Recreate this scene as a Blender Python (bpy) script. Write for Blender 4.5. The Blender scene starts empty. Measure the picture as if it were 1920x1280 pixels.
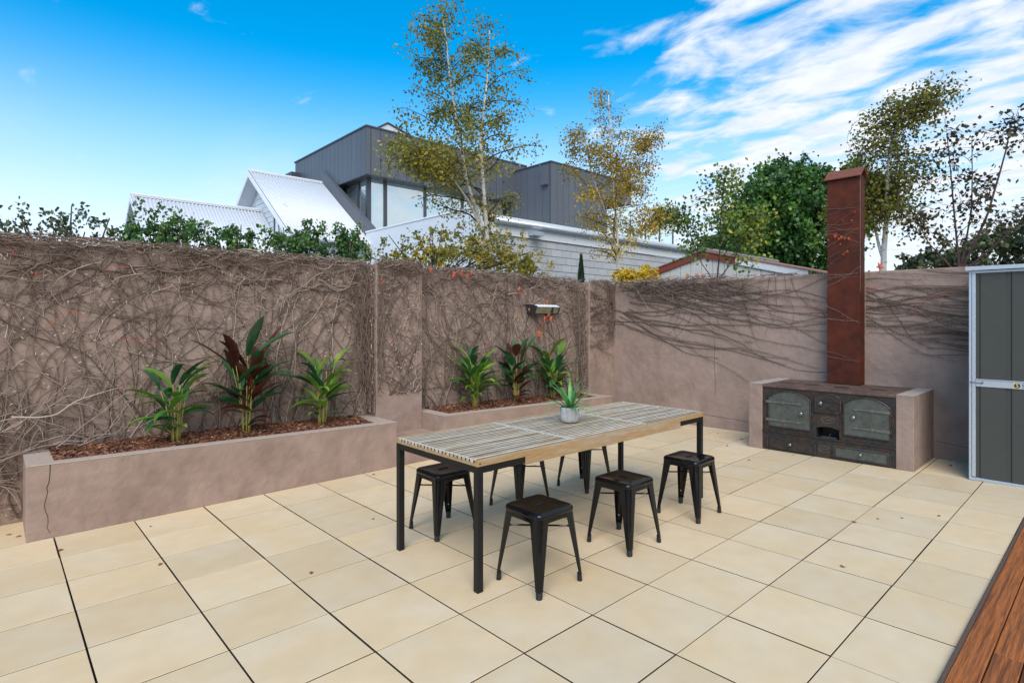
import bpy, bmesh, math, random
from mathutils import Vector, Matrix, noise
R = math.radians
random.seed(7)
S = bpy.context.scene
COL = S.collection
# ------------------------------------------------------------------ camera
CAMP = Vector((0.1625, -5.2832, 1.58))
cam = bpy.data.cameras.new('camera'); camo = bpy.data.objects.new('camera', cam); COL.objects.link(camo)
cam.sensor_width = 36; cam.lens = 1060.94 / 1920 * 36; cam.shift_y = -40 / 1920
cam.clip_start = 0.05; cam.clip_end = 3000
camo.location = CAMP; camo.rotation_euler = (R(90), 0, -0.7426)
S.camera = camo
# ------------------------------------------------------------------ sky, sun, exposure
SUN_AZ = Vector((-0.72, -0.70)).normalized(); SUN_EL = R(44)
w = bpy.data.worlds.new('World'); S.world = w; w.use_nodes = True
nt = w.node_tree; N = nt.nodes; L = nt.links; N.clear()
def nd(t, **k):
    n = N.new(t)
    for a, b in k.items(): setattr(n, a, b)
    return n
sky = nd('ShaderNodeTexSky', sky_type='NISHITA', sun_disc=False, sun_elevation=SUN_EL,
         sun_rotation=math.atan2(SUN_AZ.x, SUN_AZ.y), altitude=50, air_density=1.0, dust_density=0.6, ozone_density=2.2)
hs = nd('ShaderNodeHueSaturation'); hs.inputs['Saturation'].default_value = 1.72; hs.inputs['Hue'].default_value = 0.488; hs.inputs['Value'].default_value = 1.15
L.new(sky.outputs[0], hs.inputs['Color'])
def math_(op, a, b=None, c=None):
    m = nd('ShaderNodeMath', operation=op)
    for i, v in enumerate((a, b, c)):
        if v is None: continue
        if isinstance(v, (int, float)): m.inputs[i].default_value = v
        else: L.new(v, m.inputs[i])
    return m.outputs[0]
def mrange(v, a, b, c, d, smooth=True):
    m = nd('ShaderNodeMapRange'); m.interpolation_type = 'SMOOTHSTEP' if smooth else 'LINEAR'; m.clamp = True
    if isinstance(v, (int, float)): m.inputs[0].default_value = v
    else: L.new(v, m.inputs[0])
    for i, x in enumerate((a, b, c, d)):
        if isinstance(x, (int, float)): m.inputs[i + 1].default_value = x
        else: L.new(x, m.inputs[i + 1])
    return m.outputs[0]
tc = nd('ShaderNodeTexCoord'); sep = nd('ShaderNodeSeparateXYZ'); L.new(tc.outputs['Generated'], sep.inputs[0])
dx, dy, dz = sep.outputs
zc = math_('MAXIMUM', math_('ADD', dz, 0.10), 0.03)
px, py = math_('DIVIDE', dx, zc), math_('DIVIDE', dy, zc)
comb = nd('ShaderNodeCombineXYZ'); L.new(px, comb.inputs[0]); L.new(py, comb.inputs[1])
def cloudnoise(scale, detail, rough, rot, sx, sy, loc, dist=0.0):
    mp = nd('ShaderNodeMapping'); L.new(comb.outputs[0], mp.inputs[0])
    mp.inputs['Rotation'].default_value = (0, 0, R(rot)); mp.inputs['Scale'].default_value = (sx, sy, 1); mp.inputs['Location'].default_value = loc
    n = nd('ShaderNodeTexNoise'); L.new(mp.outputs[0], n.inputs['Vector'])
    n.inputs['Scale'].default_value = scale; n.inputs['Detail'].default_value = detail; n.inputs['Roughness'].default_value = rough; n.inputs['Distortion'].default_value = dist
    return n.outputs[0]
n1 = cloudnoise(5.6, 6, 0.56, 25, 1.0, 0.6, (3.1, 1.7, 0), 0.3)
n2 = cloudnoise(1.0, 3, 0.5, 0, 1, 1, (8.3, 2.2, 0), 0.1)
n3 = cloudnoise(0.8, 5, 0.55, 40, 1.0, 0.3, (1.3, 5.2, 0), 0.2)
hlen = math_('SQRT', math_('ADD', math_('MULTIPLY', dx, dx), math_('MULTIPLY', dy, dy)))
az = math_('DIVIDE', math_('SUBTRACT', dx, dy), math_('MAXIMUM', hlen, 0.01))
cover = mrange(az, -0.12, 0.6, -0.09, 0.255)
cover = math_('ADD', cover, math_('MULTIPLY', math_('SUBTRACT', n2, 0.5), 0.22))
d1 = mrange(math_('ADD', n1, cover), 0.565, 0.83, 0.0, 0.97)
low = mrange(dz, 0.36, 0.10, 0.0, 1.0)
d2 = math_('MULTIPLY', mrange(n3, 0.42, 0.72, 0.0, 0.75), low)
dens = math_('MAXIMUM', d1, d2)
hz = mrange(dz, 0.42, 0.06, 0.0, 0.90)
mixh = nd('ShaderNodeMix', data_type='RGBA'); L.new(hz, mixh.inputs[0]); L.new(hs.outputs[0], mixh.inputs[6]); mixh.inputs[7].default_value = (4.5, 4.95, 5.5, 1)
mixc = nd('ShaderNodeMix', data_type='RGBA'); L.new(dens, mixc.inputs[0]); L.new(mixh.outputs[2], mixc.inputs[6]); 
n4 = cloudnoise(11.0, 4, 0.55, 25, 1.0, 0.6, (1.1, 4.7, 0), 0.2)
csh = nd('ShaderNodeMix', data_type='RGBA'); L.new(mrange(n4, 0.3, 0.7, 0.0, 1.0), csh.inputs[0]); csh.inputs[6].default_value = (3.85, 4.2, 4.7, 1); csh.inputs[7].default_value = (4.7, 4.8, 4.95, 1); L.new(csh.outputs[2], mixc.inputs[7])
bg = nd('ShaderNodeBackground'); bg.inputs[1].default_value = 0.10; L.new(mixc.outputs[2], bg.inputs[0])
wo = nd('ShaderNodeOutputWorld'); L.new(bg.outputs[0], wo.inputs[0])
sl = bpy.data.lights.new('sun', 'SUN'); sl.energy = 1.5; sl.angle = R(45); sl.color = (1.0, 0.94, 0.84)
so = bpy.data.objects.new('sun', sl); COL.objects.link(so)
so.rotation_euler = Vector((-SUN_AZ.x * math.cos(SUN_EL), -SUN_AZ.y * math.cos(SUN_EL), -math.sin(SUN_EL))).to_track_quat('-Z', 'Y').to_euler()
S.render.engine = 'CYCLES'
V = S.view_settings; V.view_transform = 'Standard'; V.look = 'None'; V.exposure = 1.12; V.gamma = 1; V.use_curve_mapping = False

# ------------------------------------------------------------------ helpers
def zf(x, y): return 0.00555 * x - 0.01151 * y          # the patio falls gently to the planted wall
MATS = {}
def M(name, rgb, rough=0.8, var=0.15, scale=8.0, bump=0.0, bscale=60.0, metal=0.0, rgb2=None, lo=0.4, hi=0.65, rand=0.0, spec=0.5, stretch=(1, 1, 1), coat=0.0, attr=None, ramp=None, trans=0.0, detail=6):
    if name in MATS: return MATS[name]
    m = bpy.data.materials.new(name); m.use_nodes = True; t = m.node_tree; n = t.nodes; l = t.links
    p = n['Principled BSDF']; p.inputs['Roughness'].default_value = rough; p.inputs['Metallic'].default_value = metal
    p.inputs['Specular IOR Level'].default_value = spec; p.inputs['Coat Weight'].default_value = coat
    def new(ty, **k):
        q = n.new(ty)
        for a, b in k.items(): setattr(q, a, b)
        return q
    co = new('ShaderNodeTexCoord'); oi = new('ShaderNodeObjectInfo')
    mp = new('ShaderNodeMapping'); mp.inputs['Scale'].default_value = stretch
    if rand > 0:
        ad = new('ShaderNodeVectorMath', operation='MULTIPLY_ADD'); l.new(oi.outputs['Random'], ad.inputs[0]); ad.inputs[1].default_value = (37, 53, 71); l.new(co.outputs['Object'], ad.inputs[2]); l.new(ad.outputs[0], mp.inputs[0])
    else: l.new(co.outputs['Object'], mp.inputs[0])
    nz = new('ShaderNodeTexNoise'); nz.inputs['Scale'].default_value = scale; nz.inputs['Detail'].default_value = detail; nz.inputs['Roughness'].default_value = 0.6; l.new(mp.outputs[0], nz.inputs['Vector'])
    def mix(f, a, b, mode='MIX'):
        q = new('ShaderNodeMix', data_type='RGBA', blend_type=mode)
        for i, v in ((0, f), (6, a), (7, b)):
            if isinstance(v, (int, float)): q.inputs[i].default_value = v
            elif isinstance(v, tuple): q.inputs[i].default_value = (*v, 1) if len(v) == 3 else v
            else: l.new(v, q.inputs[i])
        return q.outputs[2]
    if attr:
        at = new('ShaderNodeAttribute', attribute_name=attr); cr = new('ShaderNodeValToRGB'); l.new(at.outputs['Fac'], cr.inputs[0])
        e = cr.color_ramp.elements
        while len(e) < len(ramp): e.new(0.5)
        for i, (pos, c) in enumerate(ramp): e[i].position = pos; e[i].color = (*c, 1)
        base = cr.outputs[0]
    else: base = rgb
    if rgb2:
        mr = new('ShaderNodeMapRange'); mr.inputs[1].default_value = lo; mr.inputs[2].default_value = hi; l.new(nz.outputs[0], mr.inputs[0])
        base = mix(mr.outputs[0], base, rgb2)
    n2_ = new('ShaderNodeTexNoise'); n2_.inputs['Scale'].default_value = scale * 3.7; n2_.inputs['Detail'].default_value = 4; l.new(mp.outputs[0], n2_.inputs['Vector'])
    mr2 = new('ShaderNodeMapRange'); mr2.inputs[1].default_value = 0.25; mr2.inputs[2].default_value = 0.75; mr2.inputs[3].default_value = 1 - var; mr2.inputs[4].default_value = 1 + var; l.new(n2_.outputs[0], mr2.inputs[0])
    val = mr2.outputs[0]
    if rand > 0:
        mr3 = new('ShaderNodeMapRange'); mr3.inputs[3].default_value = 1 - rand; mr3.inputs[4].default_value = 1 + rand; l.new(oi.outputs['Random'], mr3.inputs[0])
        mm = new('ShaderNodeMath', operation='MULTIPLY'); l.new(val, mm.inputs[0]); l.new(mr3.outputs[0], mm.inputs[1]); val = mm.outputs[0]
    vm = new('ShaderNodeVectorMath', operation='SCALE')
    if isinstance(base, tuple): vm.inputs[0].default_value = base
    else: l.new(base, vm.inputs[0])
    l.new(val, vm.inputs['Scale'])
    l.new(vm.outputs[0], p.inputs['Base Color'])
    if bump > 0:
        b = new('ShaderNodeBump'); b.inputs['Strength'].default_value = 1.0; b.inputs['Distance'].default_value = bump
        n3_ = new('ShaderNodeTexNoise'); n3_.inputs['Scale'].default_value = bscale; n3_.inputs['Detail'].default_value = 5; l.new(mp.outputs[0], n3_.inputs['Vector']); l.new(n3_.outputs[0], b.inputs['Height']); l.new(b.outputs[0], p.inputs['Normal'])
    if trans > 0:
        tr = new('ShaderNodeBsdfTranslucent'); ms = new('ShaderNodeMixShader'); ms.inputs[0].default_value = trans
        l.new(vm.outputs[0], tr.inputs[0]); l.new(p.outputs[0], ms.inputs[1]); l.new(tr.outputs[0], ms.inputs[2]); l.new(ms.outputs[0], n['Material Output'].inputs[0])
    MATS[name] = m
    return m

class MB:
    def __init__(s): s.v = []; s.f = []; s.a = []
    def face(s, pts, val=0.0):
        i = len(s.v); s.v += [tuple(p) for p in pts]; s.f.append(tuple(range(i, i + len(pts)))); s.a.append(val)
    def box(s, a, b):
        (x0, y0, z0), (x1, y1, z1) = a, b
        i = len(s.v); s.v += [(x0, y0, z0), (x1, y0, z0), (x1, y1, z0), (x0, y1, z0), (x0, y0, z1), (x1, y0, z1), (x1, y1, z1), (x0, y1, z1)]
        for q in ((0, 3, 2, 1), (4, 5, 6, 7), (0, 1, 5, 4), (1, 2, 6, 5), (2, 3, 7, 6), (3, 0, 4, 7)): s.f.append(tuple(i + k for k in q)); s.a.append(0)
        return s
    def hexa(s, bot, top):
        i = len(s.v); n = len(bot); s.v += [tuple(p) for p in bot] + [tuple(p) for p in top]
        s.f.append(tuple(i + k for k in reversed(range(n)))); s.f.append(tuple(i + n + k for k in range(n))); s.a += [0, 0]
        for k in range(n): s.f.append((i + k, i + (k + 1) % n, i + n + (k + 1) % n, i + n + k)); s.a.append(0)
        return s
    def tube(s, path, rad, n=6, cap=True, val=0.0, wob=0):
        path = [Vector(p) for p in path]; m = len(path)
        if m < 2: return s
        if not hasattr(rad, '__len__'): rad = [rad] * m
        t0 = (path[1] - path[0]); t0 = t0.normalized() if t0.length > 1e-9 else Vector((0, 0, 1))
        up = Vector((0, 0, 1)) if abs(t0.z) < 0.9 else Vector((1, 0, 0)); u = t0.cross(up).normalized()
        base = len(s.v)
        for k in range(m):
            t = path[min(k + 1, m - 1)] - path[max(k - 1, 0)]
            t = t.normalized() if t.length > 1e-9 else t0
            u = (u - t * u.dot(t)); u = u.normalized() if u.length > 1e-6 else t.orthogonal().normalized()
            wv = t.cross(u)
            for j in range(n):
                an = 2 * math.pi * j / n; s.v.append(tuple(path[k] + (u * math.cos(an) + wv * math.sin(an)) * rad[k]))
        for k in range(m - 1):
            for j in range(n):
                a = base + k * n + j; b = base + k * n + (j + 1) % n
                s.f.append((a, b, b + n, a + n)); s.a.append(val)
        if cap:
            s.f.append(tuple(base + j for j in reversed(range(n)))); s.f.append(tuple(base + (m - 1) * n + j for j in range(n))); s.a += [val, val]
        return s
    def lathe(s, prof, c=(0, 0, 0), n=20, axis='z'):
        base = len(s.v); m = len(prof)
        for r, h in prof:
            for j in range(n):
                an = 2 * math.pi * j / n; a, b = r * math.cos(an), r * math.sin(an)
                p = (a, b, h) if axis == 'z' else ((h, a, b) if axis == 'x' else (a, h, b))
                s.v.append((c[0] + p[0], c[1] + p[1], c[2] + p[2]))
        for k in range(m - 1):
            for j in range(n):
                a = base + k * n + j; b = base + k * n + (j + 1) % n; s.f.append((a, b, b + n, a + n)); s.a.append(0)
        s.f.append(tuple(base + j for j in reversed(range(n)))); s.f.append(tuple(base + (m - 1) * n + j for j in range(n))); s.a += [0, 0]
        return s
    def mesh(s, name, mat, smooth=False, attr=None):
        me = bpy.data.meshes.new(name); me.from_pydata(s.v, [], s.f)
        if mat: me.materials.append(mat)
        if attr:
            at = me.attributes.new(attr, 'FLOAT', 'FACE'); at.data.foreach_set('value', s.a)
        if smooth: me.polygons.foreach_set('use_smooth', [True] * len(me.polygons))
        me.update()
        return me
    def build(s, name, mat, parent=None, smooth=False, attr=None, bevel=0, fix=True):
        me = s.mesh(name, mat, smooth, attr)
        if fix and not attr:
            bm = bmesh.new(); bm.from_mesh(me); bmesh.ops.recalc_face_normals(bm, faces=bm.faces); bm.to_mesh(me); bm.free()
        return link(name, me, parent, bevel)
def link(name, me, parent=None, bevel=0):
    o = bpy.data.objects.new(name, me); COL.objects.link(o)
    if parent is not None:
        o.parent = parent; b = parent
        off = Vector((0, 0, 0))
        while b is not None: off += b.location; b = b.parent
        o.location = -off
    if bevel:
        m = o.modifiers.new('bevel', 'BEVEL'); m.width = bevel; m.segments = 2; m.limit_method = 'ANGLE'; m.angle_limit = R(40)
    return o
def part(name, me, parent, loc=(0, 0, 0), rot=(0, 0, 0), bevel=0):   # a part in its thing's own coordinates
    o = bpy.data.objects.new(name, me); COL.objects.link(o); o.parent = parent; o.location = loc; o.rotation_euler = rot
    if bevel:
        m = o.modifiers.new('bevel', 'BEVEL'); m.width = bevel; m.segments = 2; m.limit_method = 'ANGLE'; m.angle_limit = R(40)
    return o
def tag(o, label=None, cat=None, group=None, kind=None):
    if label: o['label'] = label
    if cat: o['category'] = cat
    if group: o['group'] = group
    if kind: o['kind'] = kind
    return o
def thing(name, label, cat, loc=(0, 0, 0), group=None):
    o = bpy.data.objects.new(name, None); COL.objects.link(o); o.location = loc; o.empty_display_size = 0.2
    return tag(o, label, cat, group)
def box(name, a, b, mat, parent=None, bevel=0): return MB().box(a, b).build(name, mat, parent, bevel=bevel)
def copy_tree(o, parent=None):
    c = o.copy(); COL.objects.link(c); c.parent = parent
    for ch in list(o.children): copy_tree(ch, c)
    return c
def text_mesh(txt, size, extrude):
    cu = bpy.data.curves.new('lettering', 'FONT'); cu.body = txt; cu.size = size; cu.extrude = extrude; cu.align_x = 'CENTER'; cu.align_y = 'CENTER'
    t = bpy.data.objects.new('lettering', cu); COL.objects.link(t)
    dg = bpy.context.evaluated_depsgraph_get(); dg.update()
    me = bpy.data.meshes.new_from_object(t.evaluated_get(dg)); bpy.data.objects.remove(t); bpy.data.curves.remove(cu)
    return me
def rnd(a, b): return random.uniform(a, b)

# ------------------------------------------------------------------ materials
m_wall = M('plaster', (0.30, 0.212, 0.168), 0.82, 0.16, 1.6, 0.010, 13, rgb2=(0.245, 0.168, 0.130), lo=0.45, hi=0.7)
m_walltop = M('plaster_rim', (0.38, 0.30, 0.25), 0.85, 0.10, 6, 0.003, 30)
m_tile = M('sandstone_tile', (0.62, 0.465, 0.275), 0.62, 0.045, 2.2, 0.0006, 220, rgb2=(0.63, 0.51, 0.345), lo=0.38, hi=0.68, rand=0.07, spec=0.35)
m_tshade = M('tile_edge_shade', (0.045, 0.035, 0.026), 0.95)  # shade of the open joints, painted onto the tile sides
m_grout = M('joint_bed', (0.016, 0.014, 0.012), 0.95, 0.3, 20)
m_black = M('black_steel', (0.008, 0.0085, 0.0095), 0.4, 0.2, 30, spec=0.3)
m_gloss = M('black_enamel', (0.0035, 0.0038, 0.0045), 0.16, 0.1, 20, spec=0.25, coat=0.16)
m_rubber = M('rubber', (0.012, 0.012, 0.012), 0.7)
m_slat = M('weathered_slat', (0.45, 0.385, 0.295), 0.75, 0.22, 9, 0.0006, 120, rgb2=(0.34, 0.23, 0.10), lo=0.46, hi=0.72, rand=0.25, stretch=(0.4, 1.2, 1.2))
m_slatshade = M('slat_side_shade', (0.05, 0.038, 0.026), 0.9)  # under-table darkness in the gaps, put into the slat side colour
m_board = M('table_board', (0.37, 0.215, 0.085), 0.6, 0.2, 5, 0.0006, 90, rgb2=(0.36, 0.29, 0.20), lo=0.42, hi=0.68, stretch=(0.5, 6, 6))
m_rim = M('bleached_edge', (0.50, 0.45, 0.38), 0.8, 0.15, 20)
m_deck = M('deck_timber', (0.30, 0.095, 0.026), 0.6, 0.35, 9, 0.0015, 60, rgb2=(0.085, 0.033, 0.016), lo=0.40, hi=0.70, rand=0.4, stretch=(0.30, 9, 9), spec=0.2)
m_deckedge = M('deck_edge', (0.10, 0.060, 0.042), 0.8, 0.4, 20, 0.003, 40, stretch=(0.6, 6, 6))
m_rust = M('rusted_steel', (0.092, 0.021, 0.010), 0.7, 0.25, 3, 0.0005, 80, rgb2=(0.052, 0.015, 0.009), lo=0.4, hi=0.65, spec=0.2)
m_rustcap = M('rusted_cap', (0.17, 0.052, 0.026), 0.65, 0.25, 8)
m_iron = M('cast_iron', (0.040, 0.036, 0.032), 0.5, 0.4, 7, 0.0015, 60, rgb2=(0.066, 0.037, 0.025), lo=0.45, hi=0.62, metal=0.35)
m_irongreen = M('iron_door', (0.092, 0.100, 0.086), 0.45, 0.25, 7, 0.0012, 60, rgb2=(0.070, 0.062, 0.048), lo=0.5, hi=0.75, metal=0.3)
m_strap = M('hinge_iron', (0.15, 0.145, 0.12), 0.4, 0.3, 12, metal=0.4)
m_irontop = M('iron_hob', (0.125, 0.075, 0.053), 0.7, 0.35, 9, 0.001, 60, rgb2=(0.08, 0.045, 0.032), lo=0.42, hi=0.65)
m_steel = M('polished_knob', (0.23, 0.24, 0.24), 0.3, 0.2, 20, metal=0.8)
m_galv = M('galvanised', (0.50, 0.55, 0.60), 0.38, 0.16, 28, metal=0.55)
m_shed = M('shed_sheet', (0.060, 0.062, 0.053), 0.5, 0.05, 4, spec=0.3)
m_yellow = M('badge_yellow', (0.75, 0.52, 0.02), 0.5)
m_white = M('white_paint', (0.72, 0.74, 0.76), 0.5, 0.04, 3)
m_blk = M('ink_black', (0.01, 0.01, 0.01), 0.6)
m_mulch = M('bark_chip', (0.12, 0.04, 0.018), 0.75, 0.3, 40, attr='tone', ramp=[(0.0, (0.030, 0.011, 0.006)), (0.55, (0.15, 0.048, 0.020)), (0.9, (0.27, 0.11, 0.05)), (1.0, (0.42, 0.25, 0.14))])
m_soil = M('soil', (0.03, 0.014, 0.009), 0.95, 0.3, 20)
m_vine = M('vine_bark', (0.15, 0.1, 0.08), 0.85, 0.25, 30, attr='tone', ramp=[(0.0, (0.075, 0.046, 0.034)), (0.45, (0.17, 0.115, 0.085)), (0.8, (0.31, 0.235, 0.185)), (1.0, (0.50, 0.42, 0.34))])
m_red = M('red_leaf', (0.55, 0.05, 0.04), 0.55, 0.2, 20, rgb2=(0.66, 0.22, 0.07), lo=0.4, hi=0.6, rand=0.3, trans=0.3)
m_redstem = M('red_stalk', (0.5, 0.07, 0.06), 0.6)
m_pot = M('cement_pot', (0.42, 0.41, 0.39), 0.9, 0.18, 26, 0.003, 60, rgb2=(0.22, 0.215, 0.205), lo=0.45, hi=0.72, stretch=(1, 1, 0.3))
m_gleaf = M('ginger_leaf', (0.10, 0.25, 0.030), 0.38, 0.15, 6, rgb2=(0.27, 0.36, 0.045), lo=0.47, hi=0.68, rand=0.35, trans=0.3)
m_dleaf = M('deep_leaf', (0.028, 0.115, 0.040), 0.33, 0.2, 6, rand=0.3, trans=0.15)
m_bleaf = M('bronze_leaf', (0.060, 0.016, 0.010), 0.4, 0.25, 6, rgb2=(0.09, 0.03, 0.012), lo=0.45, hi=0.7, rand=0.4, trans=0.15)
m_cane = M('yellow_cane', (0.30, 0.29, 0.06), 0.5, 0.2, 10, rgb2=(0.36, 0.20, 0.05), lo=0.45, hi=0.7)
m_pleaf = M('pandan_leaf', (0.085, 0.30, 0.075), 0.4, 0.15, 6, rgb2=(0.26, 0.44, 0.11), lo=0.5, hi=0.75, rand=0.35, trans=0.2)
m_roofw = M('pale_roof_sheet', (0.66, 0.68, 0.70), 0.45, 0.03, 2)
m_clad = M('slate_cladding', (0.085, 0.095, 0.112), 0.45, 0.05, 2, rand=0.06)
m_trim = M('dark_trim', (0.05, 0.056, 0.066), 0.45, 0.05, 3)
m_siding = M('white_siding', (0.62, 0.65, 0.68), 0.6, 0.03, 3)
m_glass = M('window_glass', (0.62, 0.70, 0.72), 0.04, 0.02, 1, metal=0.75, spec=0.8)
m_block = M('pale_block', (0.47, 0.48, 0.49), 0.85, 0.08, 8, 0.001, 60, rand=0.07)
m_mortar = M('block_mortar', (0.27, 0.28, 0.29), 0.9, 0.1, 10)
m_redbarge = M('red_barge', (0.23, 0.042, 0.026), 0.6, 0.15, 8)
m_nbwall = M('cream_boards', (0.60, 0.585, 0.54), 0.7, 0.06, 3)
m_terr = M('terracotta_sheet', (0.34, 0.17, 0.13), 0.7, 0.15, 6)
m_tinroof = M('grey_roof', (0.2, 0.2, 0.2), 0.6)
m_ground = M('lane_ground', (0.14, 0.125, 0.11), 0.95, 0.2, 0.7)
m_birch = M('birch_bark', (0.62, 0.58, 0.52), 0.8, 0.2, 14, rgb2=(0.05, 0.04, 0.035), lo=0.60, hi=0.68, stretch=(1, 1, 3))
m_twig = M('dark_twig', (0.045, 0.028, 0.02), 0.85, 0.2, 20)
m_trunk = M('brown_trunk', (0.10, 0.07, 0.05), 0.9, 0.25, 12)
m_purple = M('purple_twig', (0.075, 0.034, 0.032), 0.7, 0.2, 20)
def leafmat(name, ramp, rough=0.5, trans=0.3): return M(name, (0, 0, 0), rough, 0.15, 3, attr='tone', ramp=ramp, trans=trans)
m_l1 = leafmat('birch_autumn', [(0.0, (0.085, 0.105, 0.020)), (0.45, (0.27, 0.26, 0.040)), (0.8, (0.52, 0.38, 0.04)), (1.0, (0.62, 0.40, 0.04))], trans=.45)
m_l2 = leafmat('birch_gold', [(0.0, (0.15, 0.13, 0.020)), (0.4, (0.42, 0.28, 0.025)), (0.8, (0.68, 0.45, 0.03)), (1.0, (0.80, 0.58, 0.04))], trans=.45)
m_l3 = leafmat('birch_olive', [(0.0, (0.065, 0.08, 0.014)), (0.5, (0.21, 0.205, 0.028)), (0.9, (0.38, 0.33, 0.04)), (1.0, (0.55, 0.38, 0.04))], trans=.45)
m_l4 = leafmat('sapling_green', [(0.0, (0.04, 0.085, 0.015)), (0.5, (0.12, 0.19, 0.025)), (0.9, (0.34, 0.38, 0.04)), (1.0, (0.55, 0.42, 0.04))])
m_l5 = leafmat('evergreen', [(0.0, (0.015, 0.050, 0.013)), (0.5, (0.060, 0.165, 0.028)), (1.0, (0.19, 0.33, 0.055))], 0.4, 0.3)
m_l6 = leafmat('hedge_green', [(0.0, (0.020, 0.065, 0.018)), (0.5, (0.065, 0.165, 0.034)), (0.9, (0.17, 0.28, 0.06)), (1.0, (0.30, 0.30, 0.10))], 0.35, 0.25)
m_l7 = leafmat('maple_dark', [(0.0, (0.022, 0.028, 0.012)), (0.6, (0.06, 0.06, 0.016)), (1.0, (0.20, 0.09, 0.03))])
m_l8 = leafmat('cypress_green', [(0.0, (0.008, 0.03, 0.014)), (1.0, (0.03, 0.085, 0.032))], 0.6, 0.1)
m_l9 = leafmat('olive_green', [(0.0, (0.03, 0.045, 0.02)), (0.6, (0.09, 0.11, 0.045)), (1.0, (0.18, 0.18, 0.07))], 0.5, 0.2)

# ------------------------------------------------------------------ ground and patio
tag(box('ground', (-150, -150, -0.6), (200, 200, -0.30), m_ground), kind='structure')
SL, SR = 0.49134, 0.486
XW, YW = 7.69, 0.62
patio = MB().hexa([(-3.2, -9.0, -0.295), (XW + .1, -9.0, -0.295), (XW + .1, YW + .1, -0.295), (-3.2, YW + .1, -0.295)],
                  [(x, y, zf(x, y) - 0.030) for x, y in ((-3.2, -9.0), (XW + .1, -9.0), (XW + .1, YW + .1), (-3.2, YW + .1))]).build('patio', m_grout)
tag(patio, kind='structure')
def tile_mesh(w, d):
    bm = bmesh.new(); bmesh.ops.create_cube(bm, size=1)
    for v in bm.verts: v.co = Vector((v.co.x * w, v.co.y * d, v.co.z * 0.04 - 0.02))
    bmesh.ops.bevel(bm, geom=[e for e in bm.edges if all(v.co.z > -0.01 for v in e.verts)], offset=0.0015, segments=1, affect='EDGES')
    me = bpy.data.meshes.new('tile'); bm.to_mesh(me); bm.free(); me.materials.append(m_tile); me.materials.append(m_tshade)
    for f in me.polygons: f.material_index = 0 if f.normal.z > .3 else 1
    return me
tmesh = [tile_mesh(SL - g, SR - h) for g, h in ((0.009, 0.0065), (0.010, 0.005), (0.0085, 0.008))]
patio_rot = Matrix(((1, 0, 0), (0, 1, 0), (0.00555, -0.01151, 1)))
tilt = Vector((0.00555, -0.01151, -1)).normalized()
qt = Vector((0, 0, 1)).rotation_difference(Vector((-0.00555, 0.01151, 1)))
cutm = {}
for i in range(-3, 16):
    for j in range(-1, 10):
        x0, x1 = i * SL, (i + 1) * SL; y1, y0 = -j * SR, -(j + 1) * SR
        if j < 0 and (i >= 1): continue                                   # under the planters
        cx0, cx1, cy0, cy1 = x0, min(x1, XW - 0.004), max(y0, -4.748), min(y1, YW - 0.005)
        if j == -1: cy1 = min(cy1 + 0.13, YW - 0.006)
        if cx1 - cx0 < 0.05 or cy1 - cy0 < 0.05: continue
        full = abs(cx1 - x1) < 1e-6 and abs(cy0 - y0) < 1e-6 and abs(cy1 - y1) < 1e-6
        if full: me = random.choice(tmesh)
        else:
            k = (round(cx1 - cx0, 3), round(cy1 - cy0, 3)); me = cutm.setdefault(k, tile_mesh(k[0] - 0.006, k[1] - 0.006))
        cx, cy = (cx0 + cx1) / 2, (cy0 + cy1) / 2
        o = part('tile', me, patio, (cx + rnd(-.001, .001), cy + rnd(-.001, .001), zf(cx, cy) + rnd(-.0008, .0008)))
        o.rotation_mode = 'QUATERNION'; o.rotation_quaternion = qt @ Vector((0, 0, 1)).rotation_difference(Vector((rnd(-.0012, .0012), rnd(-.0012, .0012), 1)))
# small dry leaves on the tiles
def dry_leaf(x, y, s, rz, lab):
    m = MB(); n = 7; pts = []
    for k in range(n): a = 2 * math.pi * k / n; r = s * (1 if k % 2 else 0.55); pts.append((r * math.cos(a) * 1.5, r * math.sin(a), 0.004 + 0.006 * math.sin(a * 2)))
    top = [(p[0], p[1], p[2] + 0.001) for p in pts]; m.hexa(pts, top)
    o = link('fallen_leaf', m.mesh('fallen_leaf', M('dry_leaf', (0.20, 0.075, 0.03), 0.8, 0.3, 30)))
    o.location = (x, y, zf(x, y)); o.rotation_euler = (0, 0, rz)
    tag(o, lab, 'leaf', 'dry leaves scattered on the tiles')
for k, (x, y) in enumerate([(7.35, -1.55), (7.2, -1.95), (7.45, -1.2), (6.7, -2.0), (6.75, -2.75), (6.2, -2.5), (7.4, -4.05), (1.05, -0.25), (0.5, -.35), (0.95, -1.1), (3.0, -0.12), (2.35, -1.3), (5.1, -4.0), (5.25, -4.12), (4.9, -3.9), (4.0, -4.1), (5.5, -4.3), (1.6, -1.9), (0.25, .3), (0.3, .2)]):
    dry_leaf(x, y, rnd(.008, .02), rnd(0, 6), 'small curled brown dry leaf lying on the cream tiles')
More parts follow.
